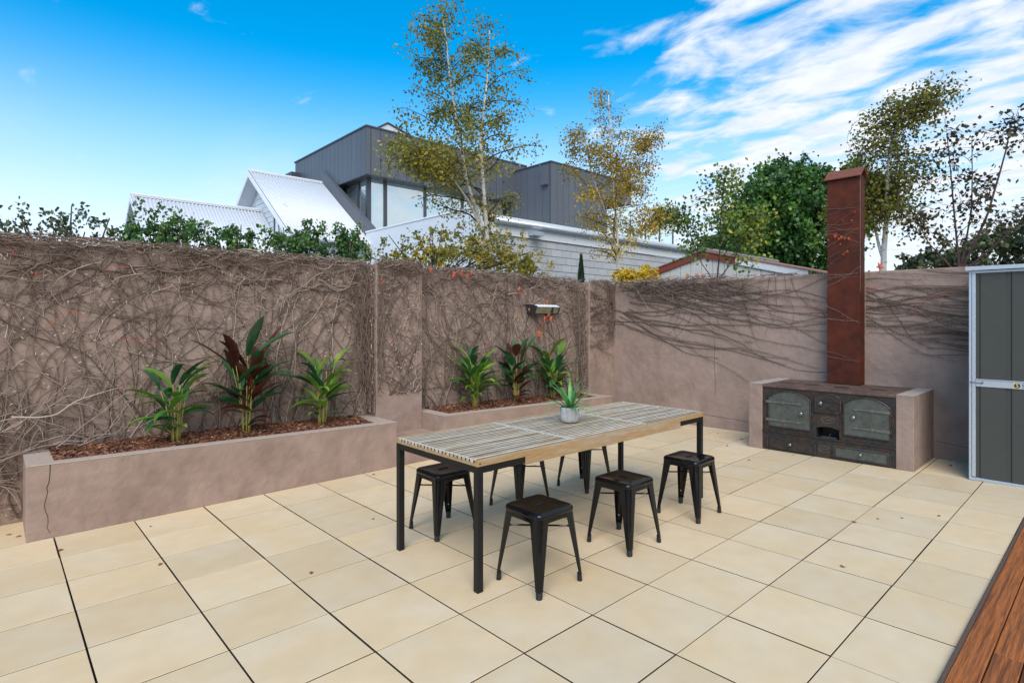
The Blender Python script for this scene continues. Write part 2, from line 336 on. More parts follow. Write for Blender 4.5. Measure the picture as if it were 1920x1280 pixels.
# timber deck
DZ = zf(4, -4.75) + 0.022
deck = thing('timber_deck', 'raised red brown hardwood deck beside the cream tiles', 'deck', (4.5, -6.5, 0))
box('fascia', (-1.5, -4.773, 0.0), (9.0, -4.764, DZ - 0.0285), m_deckedge, deck)
y = -4.751; row = 0
box('edge_batten', (-1.5, y - .020, DZ - .028), (9.0, y, DZ - .004), m_deckedge, deck, .004); y -= 0.0215
while y > -9.0:
    x = -1.5 - rnd(0, 1.5); 
    js = {0: [9.0], 1: [3.45, 9.0], 2: [2.2, 4.9, 9.0], 3: [3.9, 9.0]}.get(row, [rnd(1, 4), rnd(5, 7), 9.0])
    x = -1.5
    for xe in js:
        box('plank', (x + .001, y - .099, DZ - .022), (xe - .001, y, DZ + rnd(-.001, .001)), m_deck, deck, .003); x = xe
    y -= 0.104; row += 1
for k in range(12):
    xx = -1 + k * 0.8; box('joist', (xx, -8.9, 0.0), (xx + .045, -4.78, DZ - .0285), m_deckedge, deck)

# ------------------------------------------------------------------ garden walls and planters
def top_wall(name, x0, y0, x1, y1, z0, za, zb, mat, alongx, label, cat='wall'):
    # za, zb: top height at the start and the end of the run
    if alongx: t = [(x0, y0, za), (x1, y0, zb), (x1, y1, zb), (x0, y1, za)]
    else: t = [(x0, y0, zb), (x1, y0, zb), (x1, y1, za), (x0, y1, za)]
    o = MB().hexa([(x0, y0, z0), (x1, y0, z0), (x1, y1, z0), (x0, y1, z0)], t).build(name, mat, bevel=.006)
    return tag(o, label, cat)
wl = thing('garden_wall', 'tall mauve rendered wall covered in bare creeper behind the raised planters', 'wall', (3, YW, -.29))
def wbox(nm, x0, x1, y0, y1, za, zb, par):
    return MB().hexa([(x0, y0, -.29), (x1, y0, -.29), (x1, y1, -.29), (x0, y1, -.29)], [(x0, y0, za), (x1, y0, zb), (x1, y1, zb), (x0, y1, za)]).build(nm, m_wall, par, bevel=.008)
WTL, WTR = 2.205, 2.165
def wtop(x): return WTL + (WTR - WTL) * max(0, min(1, (x - 3.4) / 4.3))
wbox('wall_face', -3.2, 3.343, YW, .84, WTL, WTL, wl)
wbox('pillar', 3.343, 3.955, .44, .842, wtop(3.343) + .004, wtop(3.955) + .004, wl)
wbox('wall_face', 3.955, 7.072, YW, .84, wtop(3.955), wtop(7.072), wl)
wbox('pillar', 7.072, 7.693, .45, .842, wtop(7.072) + .004, WTR + .004, wl)
wr = MB().hexa([(XW, -6.5, -.29), (XW + .22, -6.5, -.29), (XW + .22, .84, -.29), (XW, .84, -.29)], [(XW, -6.5, 2.13), (XW + .22, -6.5, 2.13), (XW + .22, .84, WTR), (XW, .84, WTR)]).build('garden_wall', m_wall, bevel=.008)
tag(wr, 'tall mauve rendered wall behind the iron stove with fanned bare creeper', 'wall')
def strip(xa, xb, ya, yb, z0, ta, tb): # a prism with a sloping top, its height given at x ends
    return MB().hexa([(xa, ya, z0), (xb, ya, z0), (xb, yb, z0), (xa, yb, z0)], [(xa, ya, ta), (xb, ya, tb), (xb, yb, tb), (xa, yb, ta)])
def planter(label, X0, X1, zA, zB, fr, lr, rr):
    t = thing('raised_planter', label, 'planter', (X0, 0, 0)); cap = 0.010
    def tz(x): return zA + (zB - zA) * (x - X0) / (X1 - X0)
    zb = -.28; yb = YW - .001
    strip(X0, X1, 0, fr, zb, tz(X0) - cap, tz(X1) - cap).build('front_wall', m_wall, t, bevel=.005)
    strip(X0, X0 + lr, fr, yb, zb, tz(X0) - cap, tz(X0 + lr) - cap).build('side_wall', m_wall, t)
    strip(X1 - rr, X1, fr, yb, zb, tz(X1 - rr) - cap, tz(X1) - cap).build('side_wall', m_wall, t)
    MB().hexa([(X0 - .001, -.001, tz(X0) - cap), (X1 + .001, -.001, tz(X1) - cap), (X1 + .001, fr, tz(X1) - cap), (X0 - .001, fr, tz(X0) - cap)], [(X0 - .001, -.001, tz(X0)), (X1 + .001, -.001, tz(X1)), (X1 + .001, fr, tz(X1)), (X0 - .001, fr, tz(X0))]).build('rim', m_walltop, t, bevel=.006)
    strip(X0 - .001, X0 + lr, fr + .001, yb, tz(X0) - cap, tz(X0) - .001, tz(X0 + lr) - .001).build('rim', m_walltop, t)
    strip(X1 - rr, X1 + .001, fr + .001, yb, tz(X1) - cap, tz(X1 - rr) - .001, tz(X1) - .001).build('rim', m_walltop, t)
    return tz, t
tz1, plant1 = planter('long raised rendered planter with a cracked corner and bark mulch', .337, 3.342, .543, .495, .11, .16, .19)
tz2, plant2 = planter('low raised rendered planter under the wall light', 3.957, 7.071, .49, .433, .11, .15, .19)
crack = MB(); 
ck = [(.470, .535), (.468, .47), (.463, .41), (.450, .37), (.455, .34), (.447, .30), (.437, .25), (.441, .21), (.455, .17), (.458, .12), (.452, .08), (.470, .04)]
crack.tube([(x, -.0005, z) for x, z in ck], [.003 * (1 - .04 * k) for k in range(len(ck))], 5)
m_crack = M('crack_shadow', (.06, .045, .038), .95); crack.build('render_crack', m_crack, plant1)
seat = box('plinth', (3.343, -.002, -.28), (3.956, .439, .287), m_wall, None, .006); tag(seat, 'low rendered plinth between the two planters', 'plinth')
for pts in ([(-1.32, 1.30), (-1.325, 1.1), (-1.318, .95), (-1.33, .80), (-1.335, .66), (-1.33, .52)], [(-3.88, .27), (-4.0, .262), (-4.1, .248), (-4.22, .246), (-4.27, .25)], [(-.98, .66), (-1.0, .62), (-1.01, .57)], [(-1.9, .20), (-1.6, .215), (-1.2, .225), (-.9, .22)]):
    MB().tube([(XW - .0003, a, b) for a, b in pts], [.0022] * len(pts), 5).build('render_crack', m_crack, wr)
# bark mulch, a mound of soil under loose chips
def mulch(X0, X1, y0, y1, tz, n, label):
    def h(x, y): return tz(x) - .045 + .05 * min(1, (y - y0) / .3) + .018 * noise.noise(Vector((x * 3, y * 3, 4)))
    m = MB(); nx, ny = 60, 10
    for i in range(nx):
        for j in range(ny):
            xs = [X0 + (X1 - X0) * k / nx for k in (i, i + 1)]; ys = [y0 + (y1 - y0) * k / ny for k in (j, j + 1)]
            m.face([(xs[0], ys[0], h(xs[0], ys[0])), (xs[1], ys[0], h(xs[1], ys[0])), (xs[1], ys[1], h(xs[1], ys[1])), (xs[0], ys[1], h(xs[0], ys[1]))], .05)
    for _ in range(n):
        x, y = rnd(X0 + .01, X1 - .01), rnd(y0 + .005, y1 - .01); L_ = rnd(.012, .05); W_ = L_ * rnd(.25, .55); T = rnd(.003, .009)
        mat = Matrix.Translation((x, y, h(x, y) + rnd(.0, .016))) @ Matrix.Rotation(rnd(0, 6.3), 4, 'Z') @ Matrix.Rotation(rnd(-.6, .6), 4, 'X') @ Matrix.Rotation(rnd(-.5, .5), 4, 'Y')
        i = len(m.v); c = rnd(0, 1) ** 1.3
        for sx, sy, sz in ((-1, -.8, -1), (1, -1, -1), (.8, 1, -1), (-1, .7, -1), (-.9, -.8, 1), (1, -.7, 1), (.8, .9, 1), (-.9, .7, 1)): m.v.append(tuple(mat @ Vector((sx * L_ / 2, sy * W_ / 2, sz * T / 2))))
        for q in ((4, 5, 6, 7), (0, 1, 5, 4), (1, 2, 6, 5), (2, 3, 7, 6), (3, 0, 4, 7)): m.f.append(tuple(i + k for k in q)); m.a.append(c)
    o = m.build('bark_mulch', m_mulch, None, attr='tone'); tag(o, label, 'mulch', kind='stuff')
    return h
h1 = mulch(.497, 3.152, .111, YW, tz1, 6500, 'red brown bark mulch filling the long planter')
h2 = mulch(4.107, 6.881, .111, YW, tz2, 5000, 'red brown bark mulch filling the low planter under the wall light')

# ------------------------------------------------------------------ dining table
TX0, TX1, TY0, TY1, TH = 2.168, 4.655, -2.815, -1.945, 0.745
tb = zf(3.4, -2.38)
table = thing('dining_table', 'long slatted weathered timber table on black steel legs', 'table', (3.41, -2.38, tb))
ztop = tb + TH; lw = .04
for x in (TX0, TX1 - lw):
    for yy in (TY0, TY1 - lw): box('leg', (x, yy, zf(x + .02, yy + .02)), (x + lw, yy + lw, ztop - .036), m_black, table, .002)
    box('end_rail', (x + .001, TY0 + lw, ztop - .076), (x + lw - .001, TY1 - lw, ztop - .0365), m_black, table, .002)
for x0, x1 in ((TX0 + lw, TX0 + .37), (TX1 - .37, TX1 - lw)):
    for yy in (TY0, TY1 - lw): box('side_arm', (x0, yy + .0005, ztop - .0755), (x1, yy + lw, ztop - .0365), m_black, table, .002)
for yy in (TY0 - .004, TY1 - .026):
    m = MB(); prof = [(TX0 - .003, -.036), (TX0 + .3705, -.036), (TX0 + .3705, -.086), (TX1 - .3705, -.086), (TX1 - .3705, -.036), (TX1 + .003, -.036), (TX1 + .003, 0), (TX0 - .003, 0)]
    m.hexa([(x, yy, ztop + z) for x, z in prof], [(x, yy + .03, ztop + z) for x, z in prof]); m.build('side_board', m_board, table, bevel=.002)
for x in (TX0 - .003, TX1 - .025): box('end_board', (x, TY0 + .0265, ztop - .0362), (x + .028, TY1 - .0265, ztop - .0202), m_board, table, .002)
secs = [(TX0 - .003, TX0 + .832), (TX0 + .838, TX0 + 1.655), (TX0 + 1.661, TX1 + .003)]
ns = 21; pitch = (TY1 - TY0 - .066) / ns
for a, b in secs:
    me = MB().box((-(b - a) / 2, -pitch / 2 + .0052, -.018), ((b - a) / 2, pitch / 2 - .0052, 0)).mesh('slat', m_slat); me.materials.append(m_slatshade)
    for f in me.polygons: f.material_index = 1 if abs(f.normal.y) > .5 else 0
    for k in range(ns):
        yy = TY0 + .033 + (k + .5) * pitch
        o = part('slat', me, table, ((a + b) / 2 - 3.41, yy + 2.38, TH - rnd(.0005, .002)), bevel=.0015)
    for x in (a + .001, b - .013): box('cross_strip', (x, TY0 + .027, ztop - .0020), (x + .012, TY1 - .027, ztop + .0018), m_rim, table)
for x in (TX0 + .83, TX0 + 1.653): box('bearer', (x - .02, TY0 + .0265, ztop - .06), (x + .03, TY1 - .0265, ztop - .0205), m_board, table)
for yy in (TY0 - .006,):
    for x in (TX0 + .012, TX1 - .012): MB().lathe([(.005, 0), (.005, .003)], (x, yy, ztop - .018), 8, 'y').build('bolt', m_black, table)
# ------------------------------------------------------------------ stools
def make_stool():
    t = thing('metal_stool', '', 'stool', (0, 0, 0))
    m = MB(); n = 6
    def ring(hw, r, z):
        pts = []
        for q in range(4):
            cx, cy = ((1, 1), (-1, 1), (-1, -1), (1, -1))[q]
            for k in range(n + 1): a = math.pi / 2 * (q + k / n); pts.append((cx * (hw - r) + r * math.cos(a), cy * (hw - r) + r * math.sin(a), z))
        return pts
    rings = [ring(.148, .036, .417), ring(.1535, .042, .417), ring(.1535, .042, .430), ring(.1522, .041, .4375), ring(.1485, .040, .4440), ring(.1430, .038, .4485), ring(.1355, .034, .4505), ring(.126, .028, .4495), ring(.118, .024, .4475), ring(.05, .01, .4465), ring(.012, .004, .4465)]
    k0 = len(rings[0])
    for r in rings: m.v += r
    for a in range(len(rings) - 1):
        for k in range(k0): m.f.append((a * k0 + k, a * k0 + (k + 1) % k0, (a + 1) * k0 + (k + 1) % k0, (a + 1) * k0 + k)); m.a.append(0)
    m.f.append(tuple((len(rings) - 1) * k0 + k for k in range(k0))); m.a.append(0)
    seat = part('seat', m.mesh('seat', m_gloss, True), t)
    sm = MB(); sl = [(-.034, -.007), (.034, -.007), (.04, 0), (.034, .007), (-.034, .007), (-.04, 0)]
    sm.hexa([(x, yy, .4455) for x, yy in sl], [(x, yy, .4473) for x, yy in sl]); part('grip_slot', sm.mesh('grip_slot', m_blk), seat)
    rm = MB(); rm.tube([(-.043, 0, .447), (-.034, .0095, .448), (.034, .0095, .448), (.043, 0, .447), (.034, -.0095, .448), (-.034, -.0095, .448), (-.043, 0, .447)], .0022, 6); part('slot_rim', rm.mesh('slot_rim', m_gloss, True), seat)
    # apron: four plates under the lip with a shallow arch
    am = MB()
    for q in range(4):
        mt = Matrix.Rotation(q * math.pi / 2, 4, 'Z')
        pr = [(-.125, .418), (.125, .418), (.127, .368), (.10, .386), (.06, .391), (-.06, .391), (-.10, .386), (-.127, .368)]
        am.hexa([mt @ Vector((x, .1445 + (.418 - z) * .10, z)) for x, z in pr], [mt @ Vector((x, .1465 + (.418 - z) * .10, z)) for x, z in pr])
    part('apron', am.mesh('apron', m_gloss), t)
    # a leg: folded sheet, broad under the seat, narrow at the foot, rounded outer corner
    lm = MB(); st = 8; prof_n = 0; secs_ = []
    for k in range(st + 1):
        f = k / st; z = .418 - f * (.418 - .040)
        c = .1500 + f * .026 if f < .1 else .1500 + .0026 + (f - .1) * .0335         # outer corner position splays out
        wd = .076 * (1 - f) + .030 * f; r = .034 * (1 - f) + .016 * f; th = .0022
        def arc(off):
            cc = c - off; rr = max(r - off, .003); P = [(cc - wd, cc)]
            for a in range(6): an = math.pi / 2 - a * math.pi / 10; P.append((cc - rr + rr * math.cos(an), cc - rr + rr * math.sin(an)))
            P.append((cc, cc - wd)); return P
        o_, i_ = arc(0), arc(th); P = o_ + i_[::-1]; prof_n = len(P)
        secs_.append([(x, yy, z) for x, yy in P])
    for s_ in secs_: lm.v += s_
    for k in range(st):
        for j in range(prof_n): lm.f.append((k * prof_n + j, k * prof_n + (j + 1) % prof_n, (k + 1) * prof_n + (j + 1) % prof_n, (k + 1) * prof_n + j)); lm.a.append(0)
    for e in (0, st): lm.f.append(tuple(e * prof_n + j for j in range(prof_n))); lm.a.append(0)
    rib = MB()
    lmesh = lm.mesh('leg', m_gloss, False); bm = bmesh.new(); bm.from_mesh(lmesh); bmesh.ops.recalc_face_normals(bm, faces=bm.faces); bm.to_mesh(lmesh); bm.free()
    ft = MB(); c0 = .1805
    ft.hexa([(c0 - .012 + a, c0 - .012 + b, 0) for a, b in ((-.014, -.006), (-.006, -.014), (.014, -.012), (.016, .006), (.006, .016), (-.012, .014))], [(c0 - .014 + a, c0 - .014 + b, .050) for a, b in ((-.012, -.005), (-.005, -.012), (.014, -.012), (.0145, .004), (.004, .0145), (-.012, .014))])
    fmesh = ft.mesh('foot_cap', m_rubber)
    bolt = MB().lathe([(.004, 0), (.004, .003), (.002, .004)], (0, 0, 0), 8, 'x').mesh('rivet', m_galv)
    for q in range(4):
        lo = part('leg', lmesh, t, rot=(0, 0, q * math.pi / 2)); part('foot_cap', fmesh, lo)
        d = math.sqrt(.5); b = part('rivet', bolt, lo, (.1665, .1665, .105), (0, 0, math.pi / 4))
    for a in (1, -1):
        bmh = MB().tube([(-.148, -.148 * a, .335), (.148, .148 * a, .335)], .0055, 6).mesh('cross_brace', m_gloss)
        part('cross_brace', bmh, t, (0, 0, 0 if a == 1 else -.012))
    return t
st0 = make_stool()
stl = [(2.54, -2.93, 0, 'black metal stool on the deck side at the table end away from the stove'),
       (3.37, -2.93, 1, 'black metal stool halfway along the deck side of the table'),
       (4.225, -2.93, 0, 'black metal stool on the deck side at the table end next to the stove'),
       (2.62, -1.85, 0, 'black metal stool on the planter side at the table end away from the stove'),
       (3.40, -1.85, 0, 'black metal stool halfway along the planter side of the table'),
       (4.21, -1.865, 1, 'black metal stool on the planter side at the table end next to the stove')]
for k, (x, yy, q, lab) in enumerate(stl):
    o = st0 if k == 0 else copy_tree(st0)
    o.location = (x, yy, zf(x, yy) + .0005); o.rotation_euler = (0, 0, q * math.pi / 2 + rnd(-.02, .02)); tag(o, lab, 'stool', 'black metal stools around the table')

# ------------------------------------------------------------------ leaves and plants
def blade(mb, base, az, el, length, width, droop, fold=.25, seg=7, twist=0.0, petiole=0.0, shape=1.0):
    """one leaf as a folded, drooping blade added to mb"""
    p = Vector(base); d = Vector((math.cos(az) * math.cos(el), math.sin(az) * math.cos(el), math.sin(el))); side0 = Vector((-math.sin(az), math.cos(az), 0))
    rows = []; e = el; dl = length / seg
    for k in range(seg + 1):
        f = k / seg
        d = Vector((math.cos(az) * math.cos(e), math.sin(az) * math.cos(e), math.sin(e)))
        sd = Matrix.Rotation(twist * f, 3, d) @ side0; up = sd.cross(d) * -1
        if up.z < 0 and abs(twist) < .1 and e < 1.4: up = -up
        wdt = width * .5 * max(.02, (math.sin(math.pi * min(1, (f * .93 + .05)) ** shape)) ** .8)
        rows.append((p - sd * wdt + up * wdt * fold, p.copy(), p + sd * wdt + up * wdt * fold))
        p = p + d * dl; e -= droop / seg * (0.4 + 1.2 * f)
    i = len(mb.v)
    for r in rows: mb.v += [tuple(q) for q in r]
    for k in range(seg):
        for j in (0, 1): a = i + k * 3 + j; mb.f.append((a, a + 1, a + 4, a + 3)); mb.a.append(0)
def leaf_obj(parent, mat, *a, **k):
    m = MB(); blade(m, *a, **k); return m.build('leaf', mat, parent, smooth=True, fix=False)
def ginger(x, y, z, height, label, ncane=9, spread=.35, mats=(m_gleaf,), wl=(.065, .30), seed=1, droopy=1.0, bias=None):
    random.seed(seed)
    t = thing('ginger_plant', label, 'plant', (x, y, z), 'young plants in the raised planters')
    for c in range(ncane):
        az = 2 * math.pi * c / ncane + rnd(-.4, .4); ln = rnd(.25, 1) * spread; hh = height * rnd(.40, .80) * (1 - .15 * ln)
        bx, by = x + .045 * math.cos(az) * rnd(.3, 1), y + .03 * math.sin(az) * rnd(.3, 1)
        path = []; 
        for k in range(7): f = k / 6; path.append(Vector((bx + math.cos(az) * ln * hh * .55 * f ** 1.6, min(by + math.sin(az) * ln * hh * .45 * f ** 1.6, YW - .06), z - .02 + hh * f)))
        MB().tube(path, [.0075 - .0048 * k / 6 for k in range(7)], 6).build('cane', m_cane, t, smooth=True)
        nl = random.choice((3, 4, 4, 5))
        for k in range(nl):
            f = .24 + .76 * (k + 1) / nl; i = min(5, int(f * 6)); p = path[i].lerp(path[i + 1], f * 6 - i) if f < 1 else path[6]
            la = az + (rnd(.6, 1.6) if k % 2 else -rnd(.6, 1.6)) if k < nl - 1 else az + rnd(-.4, .4)
            if p.y > y + .1 and math.sin(la) > .2: la = -la
            el = rnd(.7, 1.25) if f > .75 else rnd(.25, .9)
            leaf_obj(t, random.choice(mats), p, la, el, rnd(.8, 1.2) * wl[1] * (height / .80), wl[0] * rnd(.65, 1.05), rnd(.6, 1.6) * droopy, fold=rnd(.15, .5), twist=rnd(-.4, .4))
    for k in range(4):
        az = rnd(0, 6.3); leaf_obj(t, mats[0], (x + .03 * math.cos(az), y + .03 * math.sin(az), z + rnd(.03, .2) * height), az if math.sin(az) < .3 else -az, rnd(.3, .7), wl[1] * .75, wl[0] * .7, rnd(1.0, 1.9), fold=.3)
    return t
ginger(1.34, .33, .535, .75, 'leafy green and yellow plant in the long planter nearest the cracked corner', 8, .42, (m_gleaf, m_gleaf, m_dleaf), (.095, .32), 11)
ginger(1.93, .36, .52, 1.0, 'bronze and dark green leaved plant in the middle of the long planter', 9, .42, (m_bleaf, m_dleaf, m_bleaf, m_dleaf), (.125, .30), 23, .5)
ginger(2.67, .36, .515, .88, 'leafy green plant in the long planter beside the pillar', 8, .36, (m_gleaf, m_gleaf, m_dleaf), (.092, .33), 35)
ginger(4.68, .34, .485, .82, 'bushy bright green plant in the low planter next to the pillar', 12, .42, (m_gleaf, m_gleaf, m_gleaf, m_dleaf), (.090, .34), 47)
ginger(5.42, .36, .47, .88, 'bronze and dark green leaved plant in the middle of the low planter', 9, .36, (m_bleaf, m_dleaf, m_dleaf), (.120, .28), 59, .5)
ginger(6.15, .36, .46, .88, 'dark green leafy plant in the low planter beneath the wall light', 12, .40, (m_dleaf, m_gleaf, m_dleaf), (.092, .34), 61)
random.seed(3)
# potted plant on the table
PX, PY = 3.45, -2.36; pz = ztop + .0022
pot = thing('plant_pot', 'round pale cement pot standing on the table', 'pot', (PX, PY, pz))
MB().lathe([(.052, 0), (.064, .004), (.072, .02), (.0745, .05), (.0745, .110), (.0735, .117), (.0685, .117), (.0665, .112), (.0665, .09)], (PX, PY, pz), 28).build('pot_body', m_pot, pot, smooth=True)
MB().lathe([(.066, .085), (.066, .098), (.02, .102)], (PX, PY, pz), 20).build('soil', m_soil, pot)
pp = thing('potted_plant', 'spiky green strap leaved plant growing in the cement pot', 'plant', (PX, PY, pz + .098))
for k in range(24):
    az = 2.4 * k + rnd(-.3, .3); f = k / 23; el = 1.35 - f * 1.05 + rnd(-.1, .1)
    leaf_obj(pp, m_pleaf, (PX + .012 * math.cos(az), PY + .012 * math.sin(az), pz + .095), az, el, rnd(.22, .30) * (1.0 - .15 * f), rnd(.022, .030), rnd(.5, 1.0) + f * .6, fold=.35, seg=9, shape=.75)
MB().lathe([(.022, 0), (.018, .05), (.008, .10)], (PX, PY, pz + .09), 10).build('leaf_base', m_pleaf, pp, smooth=True)

# ------------------------------------------------------------------ iron stove with rendered wings
SX = 6.872
def yz(prof, x0, x1): return MB().hexa([(x0, a, b) for a, b in prof], [(x1, a, b) for a, b in prof])
def arch(ya, yb, zb, zs, zt, n=10):
    """outline of an arched panel: ya/yb sides, zb bottom, zs spring, zt crown"""
    P = [(yb, zb), (ya, zb), (ya, zs)]
    for k in range(1, n): f = k / n; P.append((ya + (yb - ya) * f, zs + (zt - zs) * math.sin(math.pi * f) ** .75))
    P.append((yb, zs)); return P
wing = thing('stove_surround', 'pair of rendered masonry wings framing the cast iron stove', 'surround', (7.2, -3.03, .06))
for ya, yb in ((-2.358, -2.201), (-3.853, -3.702)): 
    z0 = -.28; box('wing', (6.85, ya, z0), (7.688, yb, .826), m_wall, wing, .006); box('wing_top', (6.849, ya - .001, .8265), (7.688, yb + .001, .832), m_walltop, wing, .003)
stove = thing('iron_stove', 'old cast iron range with arched doors set under the rusty flue', 'stove', (7.2, -3.03, .08))
YA, YB = -2.360, -3.700
yz([(-2.95, .285), (YA, .285), (YA, .795), (-2.95, .795)], SX, SX + .02).build('front_plate', m_iron, stove)
yz([(YB, .285), (-3.18, .285), (-3.18, .795), (YB, .795)], SX, SX + .02).build('front_plate', m_iron, stove)
opp = [(-2.951, .795), (-3.179, .795), (-3.179, .395)] + [(-3.179 + .228 * k / 8, .395 + .022 * math.sin(math.pi * k / 8)) for k in range(1, 8)] + [(-2.951, .395)]
yz(opp, SX - .003, SX + .02).build('centre_plate', m_iron, stove)
yz([(YA, .02), (YB, .02), (YB, .284), (YA, .284)], SX - .004, SX + .02).build('plinth_plate', m_iron, stove)
yz([(YA, .279), (YB, .279), (YB, .292), (YA, .292)], SX - .020, SX - .0045).build('moulding', m_iron, stove, bevel=.003)
box('stove_body', (SX + .18, YB, .02), (7.687, YA, .795), m_blk, stove)
for ya, yb in ((YB, -3.18), (-2.95, YA)): box('oven_body', (SX + .0205, ya, .02), (SX + .179, yb, .795), m_blk, stove)
box('ash_shelf', (SX + .0205, -3.178, .25), (SX + .179, -2.952, .29), m_iron, stove)
box('ash_tray', (SX + .03, -3.14, .2905), (SX + .10, -2.99, .300), m_steel, stove)
MB().tube([(SX + .04, -3.07, .30), (SX + .03, -3.075, .325), (SX + .05, -3.08, .335)], .005, 6).build('tray_lever', m_steel, stove)
hob = box('hob', (SX - .016, YB, .7955), (7.687, YA, .8265), m_irontop, stove, .006)
for ya, yb, xa, xb in ((-2.62, -2.42, 6.93, 7.40), (-2.95, -2.66, 6.93, 7.35), (-3.25, -3.0, 6.93, 7.30), (-3.62, -3.3, 6.93, 7.42)):
    box('hob_plate', (xa, ya, .8268), (xb, yb, .8305), m_irontop, stove, .002)
    MB().lathe([(.075, 0), (.075, .003), (.06, .004)], ((xa + xb) / 2, (ya + yb) / 2, .8306), 20).build('hob_ring', m_iron, stove)
def knob(y, z, x, r, par): MB().lathe([(r * .45, .0), (r * .4, -.010), (r * .95, -.016), (r, -.024), (r * .75, -.033), (r * .3, -.037)], (x, y, z), 16, 'x').build('knob', m_steel, par, smooth=True)
def rim_tube(P, x, r, par, mat): MB().tube([(x, a, b) for a, b in P] + [(x, *P[0])], r, 6).build('door_rim', mat, par)
def strap(par, yh, yt, z, x):
    s = 1 if yt > yh else -1; l_ = abs(yt - yh)
    pr = [(0, -.017), (.06, -.015), (l_ * .42, -.010), (l_ * .45, -.017), (l_ * .50, -.017), (l_ * .53, -.009), (l_ * .85, -.007), (l_ * .87, -.018), (l_, 0), (l_ * .87, .018), (l_ * .85, .007), (l_ * .53, .009), (l_ * .50, .017), (l_ * .45, .017), (l_ * .42, .010), (.06, .015), (0, .017)]
    yz([(yh + s * a, z + b) for a, b in pr], x - .010, x).build('hinge_strap', m_strap, par, bevel=.002)
    MB().tube([(x - .004, yh, z - .03), (x - .004, yh, z + .03)], .009, 8).build('hinge_pin', m_iron, par)
def door(name, ya, yb, zb, zs, zt, mat, lab=None):
    P = arch(ya, yb, zb, zs, zt); d = yz(P, SX - .018, SX - .0035).build(name, mat, stove, bevel=.003)
    if lab: d['label'] = lab
    rim_tube(P, SX - .018, .0085, d, m_iron)
    return d
dL = door('oven_door', -2.893, -2.436, .350, .680, .766, m_irongreen); strap(dL, -2.402, -2.815, .632, SX - .0185); strap(dL, -2.402, -2.815, .424, SX - .0185); knob(-2.799, .531, SX - .018, .024, dL)
dR = door('oven_door', -3.652, -3.231, .358, .682, .769, m_irongreen); strap(dR, -3.662, -3.304, .640, SX - .0185); strap(dR, -3.662, -3.304, .445, SX - .0185); knob(-3.322, .552, SX - .018, .026, dR)
dM = door('fire_door', -3.182, -2.943, .573, .745, .778, m_iron); knob(-3.003, .671, SX - .018, .024, dM)
for zz in (.70, .62): yz([(-3.175, zz - .01), (-3.05, zz - .008), (-3.05, zz + .008), (-3.175, zz + .01)], SX - .026, SX - .0185).build('hinge_strap', m_iron, dM)
MB().tube([(SX - .02, -3.196, .58), (SX - .02, -3.196, .74)], .010, 8).build('hinge_pin', m_iron, dM)
for y_, z_ in ((-2.905, .53), (-3.215, .55)): box('door_latch', (SX - .022, y_ - .012, z_ - .014), (SX - .0035, y_ + .012, z_ + .014), m_iron, stove, .003)
for ya, yb, zk in ((-2.935, -2.43, .165), (-3.640, -3.136, .171)):
    z0, z1 = zf(SX, ya) + .022, .228
    d = yz([(ya, z0), (yb, z0), (yb, z1), (ya, z1)], SX - .018, SX - .0045).build('drawer', m_irongreen if ya < -3 else m_iron, stove, bevel=.003)
    P = [(ya + .012, z0 + .01), (yb - .012, z0 + .01), (yb - .012, z1 - .01), (ya + .012, z1 - .01)]; MB().tube([(SX - .0185, a, b) for a, b in P] + [(SX - .0185, *P[0])], .0065, 6).build('drawer_rim', m_iron, d)
    knob((ya + yb) / 2, zk, SX - .018, .020, d)
    for yy in (ya - .010, yb + .010): box('drawer_bracket', (SX - .024, yy - .010, z0), (SX - .0045, yy + .010, z1 - .005), m_iron, d, .004)
tmat = Matrix(((0, 0, -1, 0), (-1, 0, 0, 0), (0, 1, 0, 0), (0, 0, 0, 1)))
def badge(y, z, size, x):
    b = MB(); P = [(y + .066 * size * math.cos(a), z + .034 * size * math.sin(a)) for a in [2 * math.pi * k / 24 for k in range(24)]]
    b.tube([(x, *q) for q in P] + [(x, *P[0])], .0026, 5)
    e = b.build('badge', m_strap, stove)
    me = text_mesh('CHEF', .036 * size, .0025); me.transform(Matrix.Translation((x - .001, y, z)) @ tmat); me.materials.clear(); me.materials.append(m_strap); link('lettering', me, e)
badge(-3.066, .490, 1.0, SX - .004); badge(-3.036, .170, 1.0, SX - .005)
flue = thing('rusty_flue', 'tall square rusted steel chimney flue rising from the stove', 'chimney', (7.59, -3.02, .83))
FY0, FY1, FX = -3.195, -2.853, 7.50
box('flue_body', (FX, FY0, .8312), (7.686, FY1, 3.262), m_rust, flue, .003)
box('edge_strip', (FX + .012, FY0 - .004, 1.9), (FX + .022, FY0 - .0005, 3.20), m_strap, flue)
m = MB(); za, zb_ = 3.235, 3.345; xm = (FX + 7.686) / 2
pr = [(FX - .035, za), (xm, zb_), (7.721, za), (7.721, za + .012), (xm, zb_ + .014), (FX - .035, za + .012)]
m.hexa([(x, FY0 - .025, z) for x, z in pr], [(x, FY1 + .025, z) for x, z in pr]); m.build('flue_cap', m_rustcap, flue)
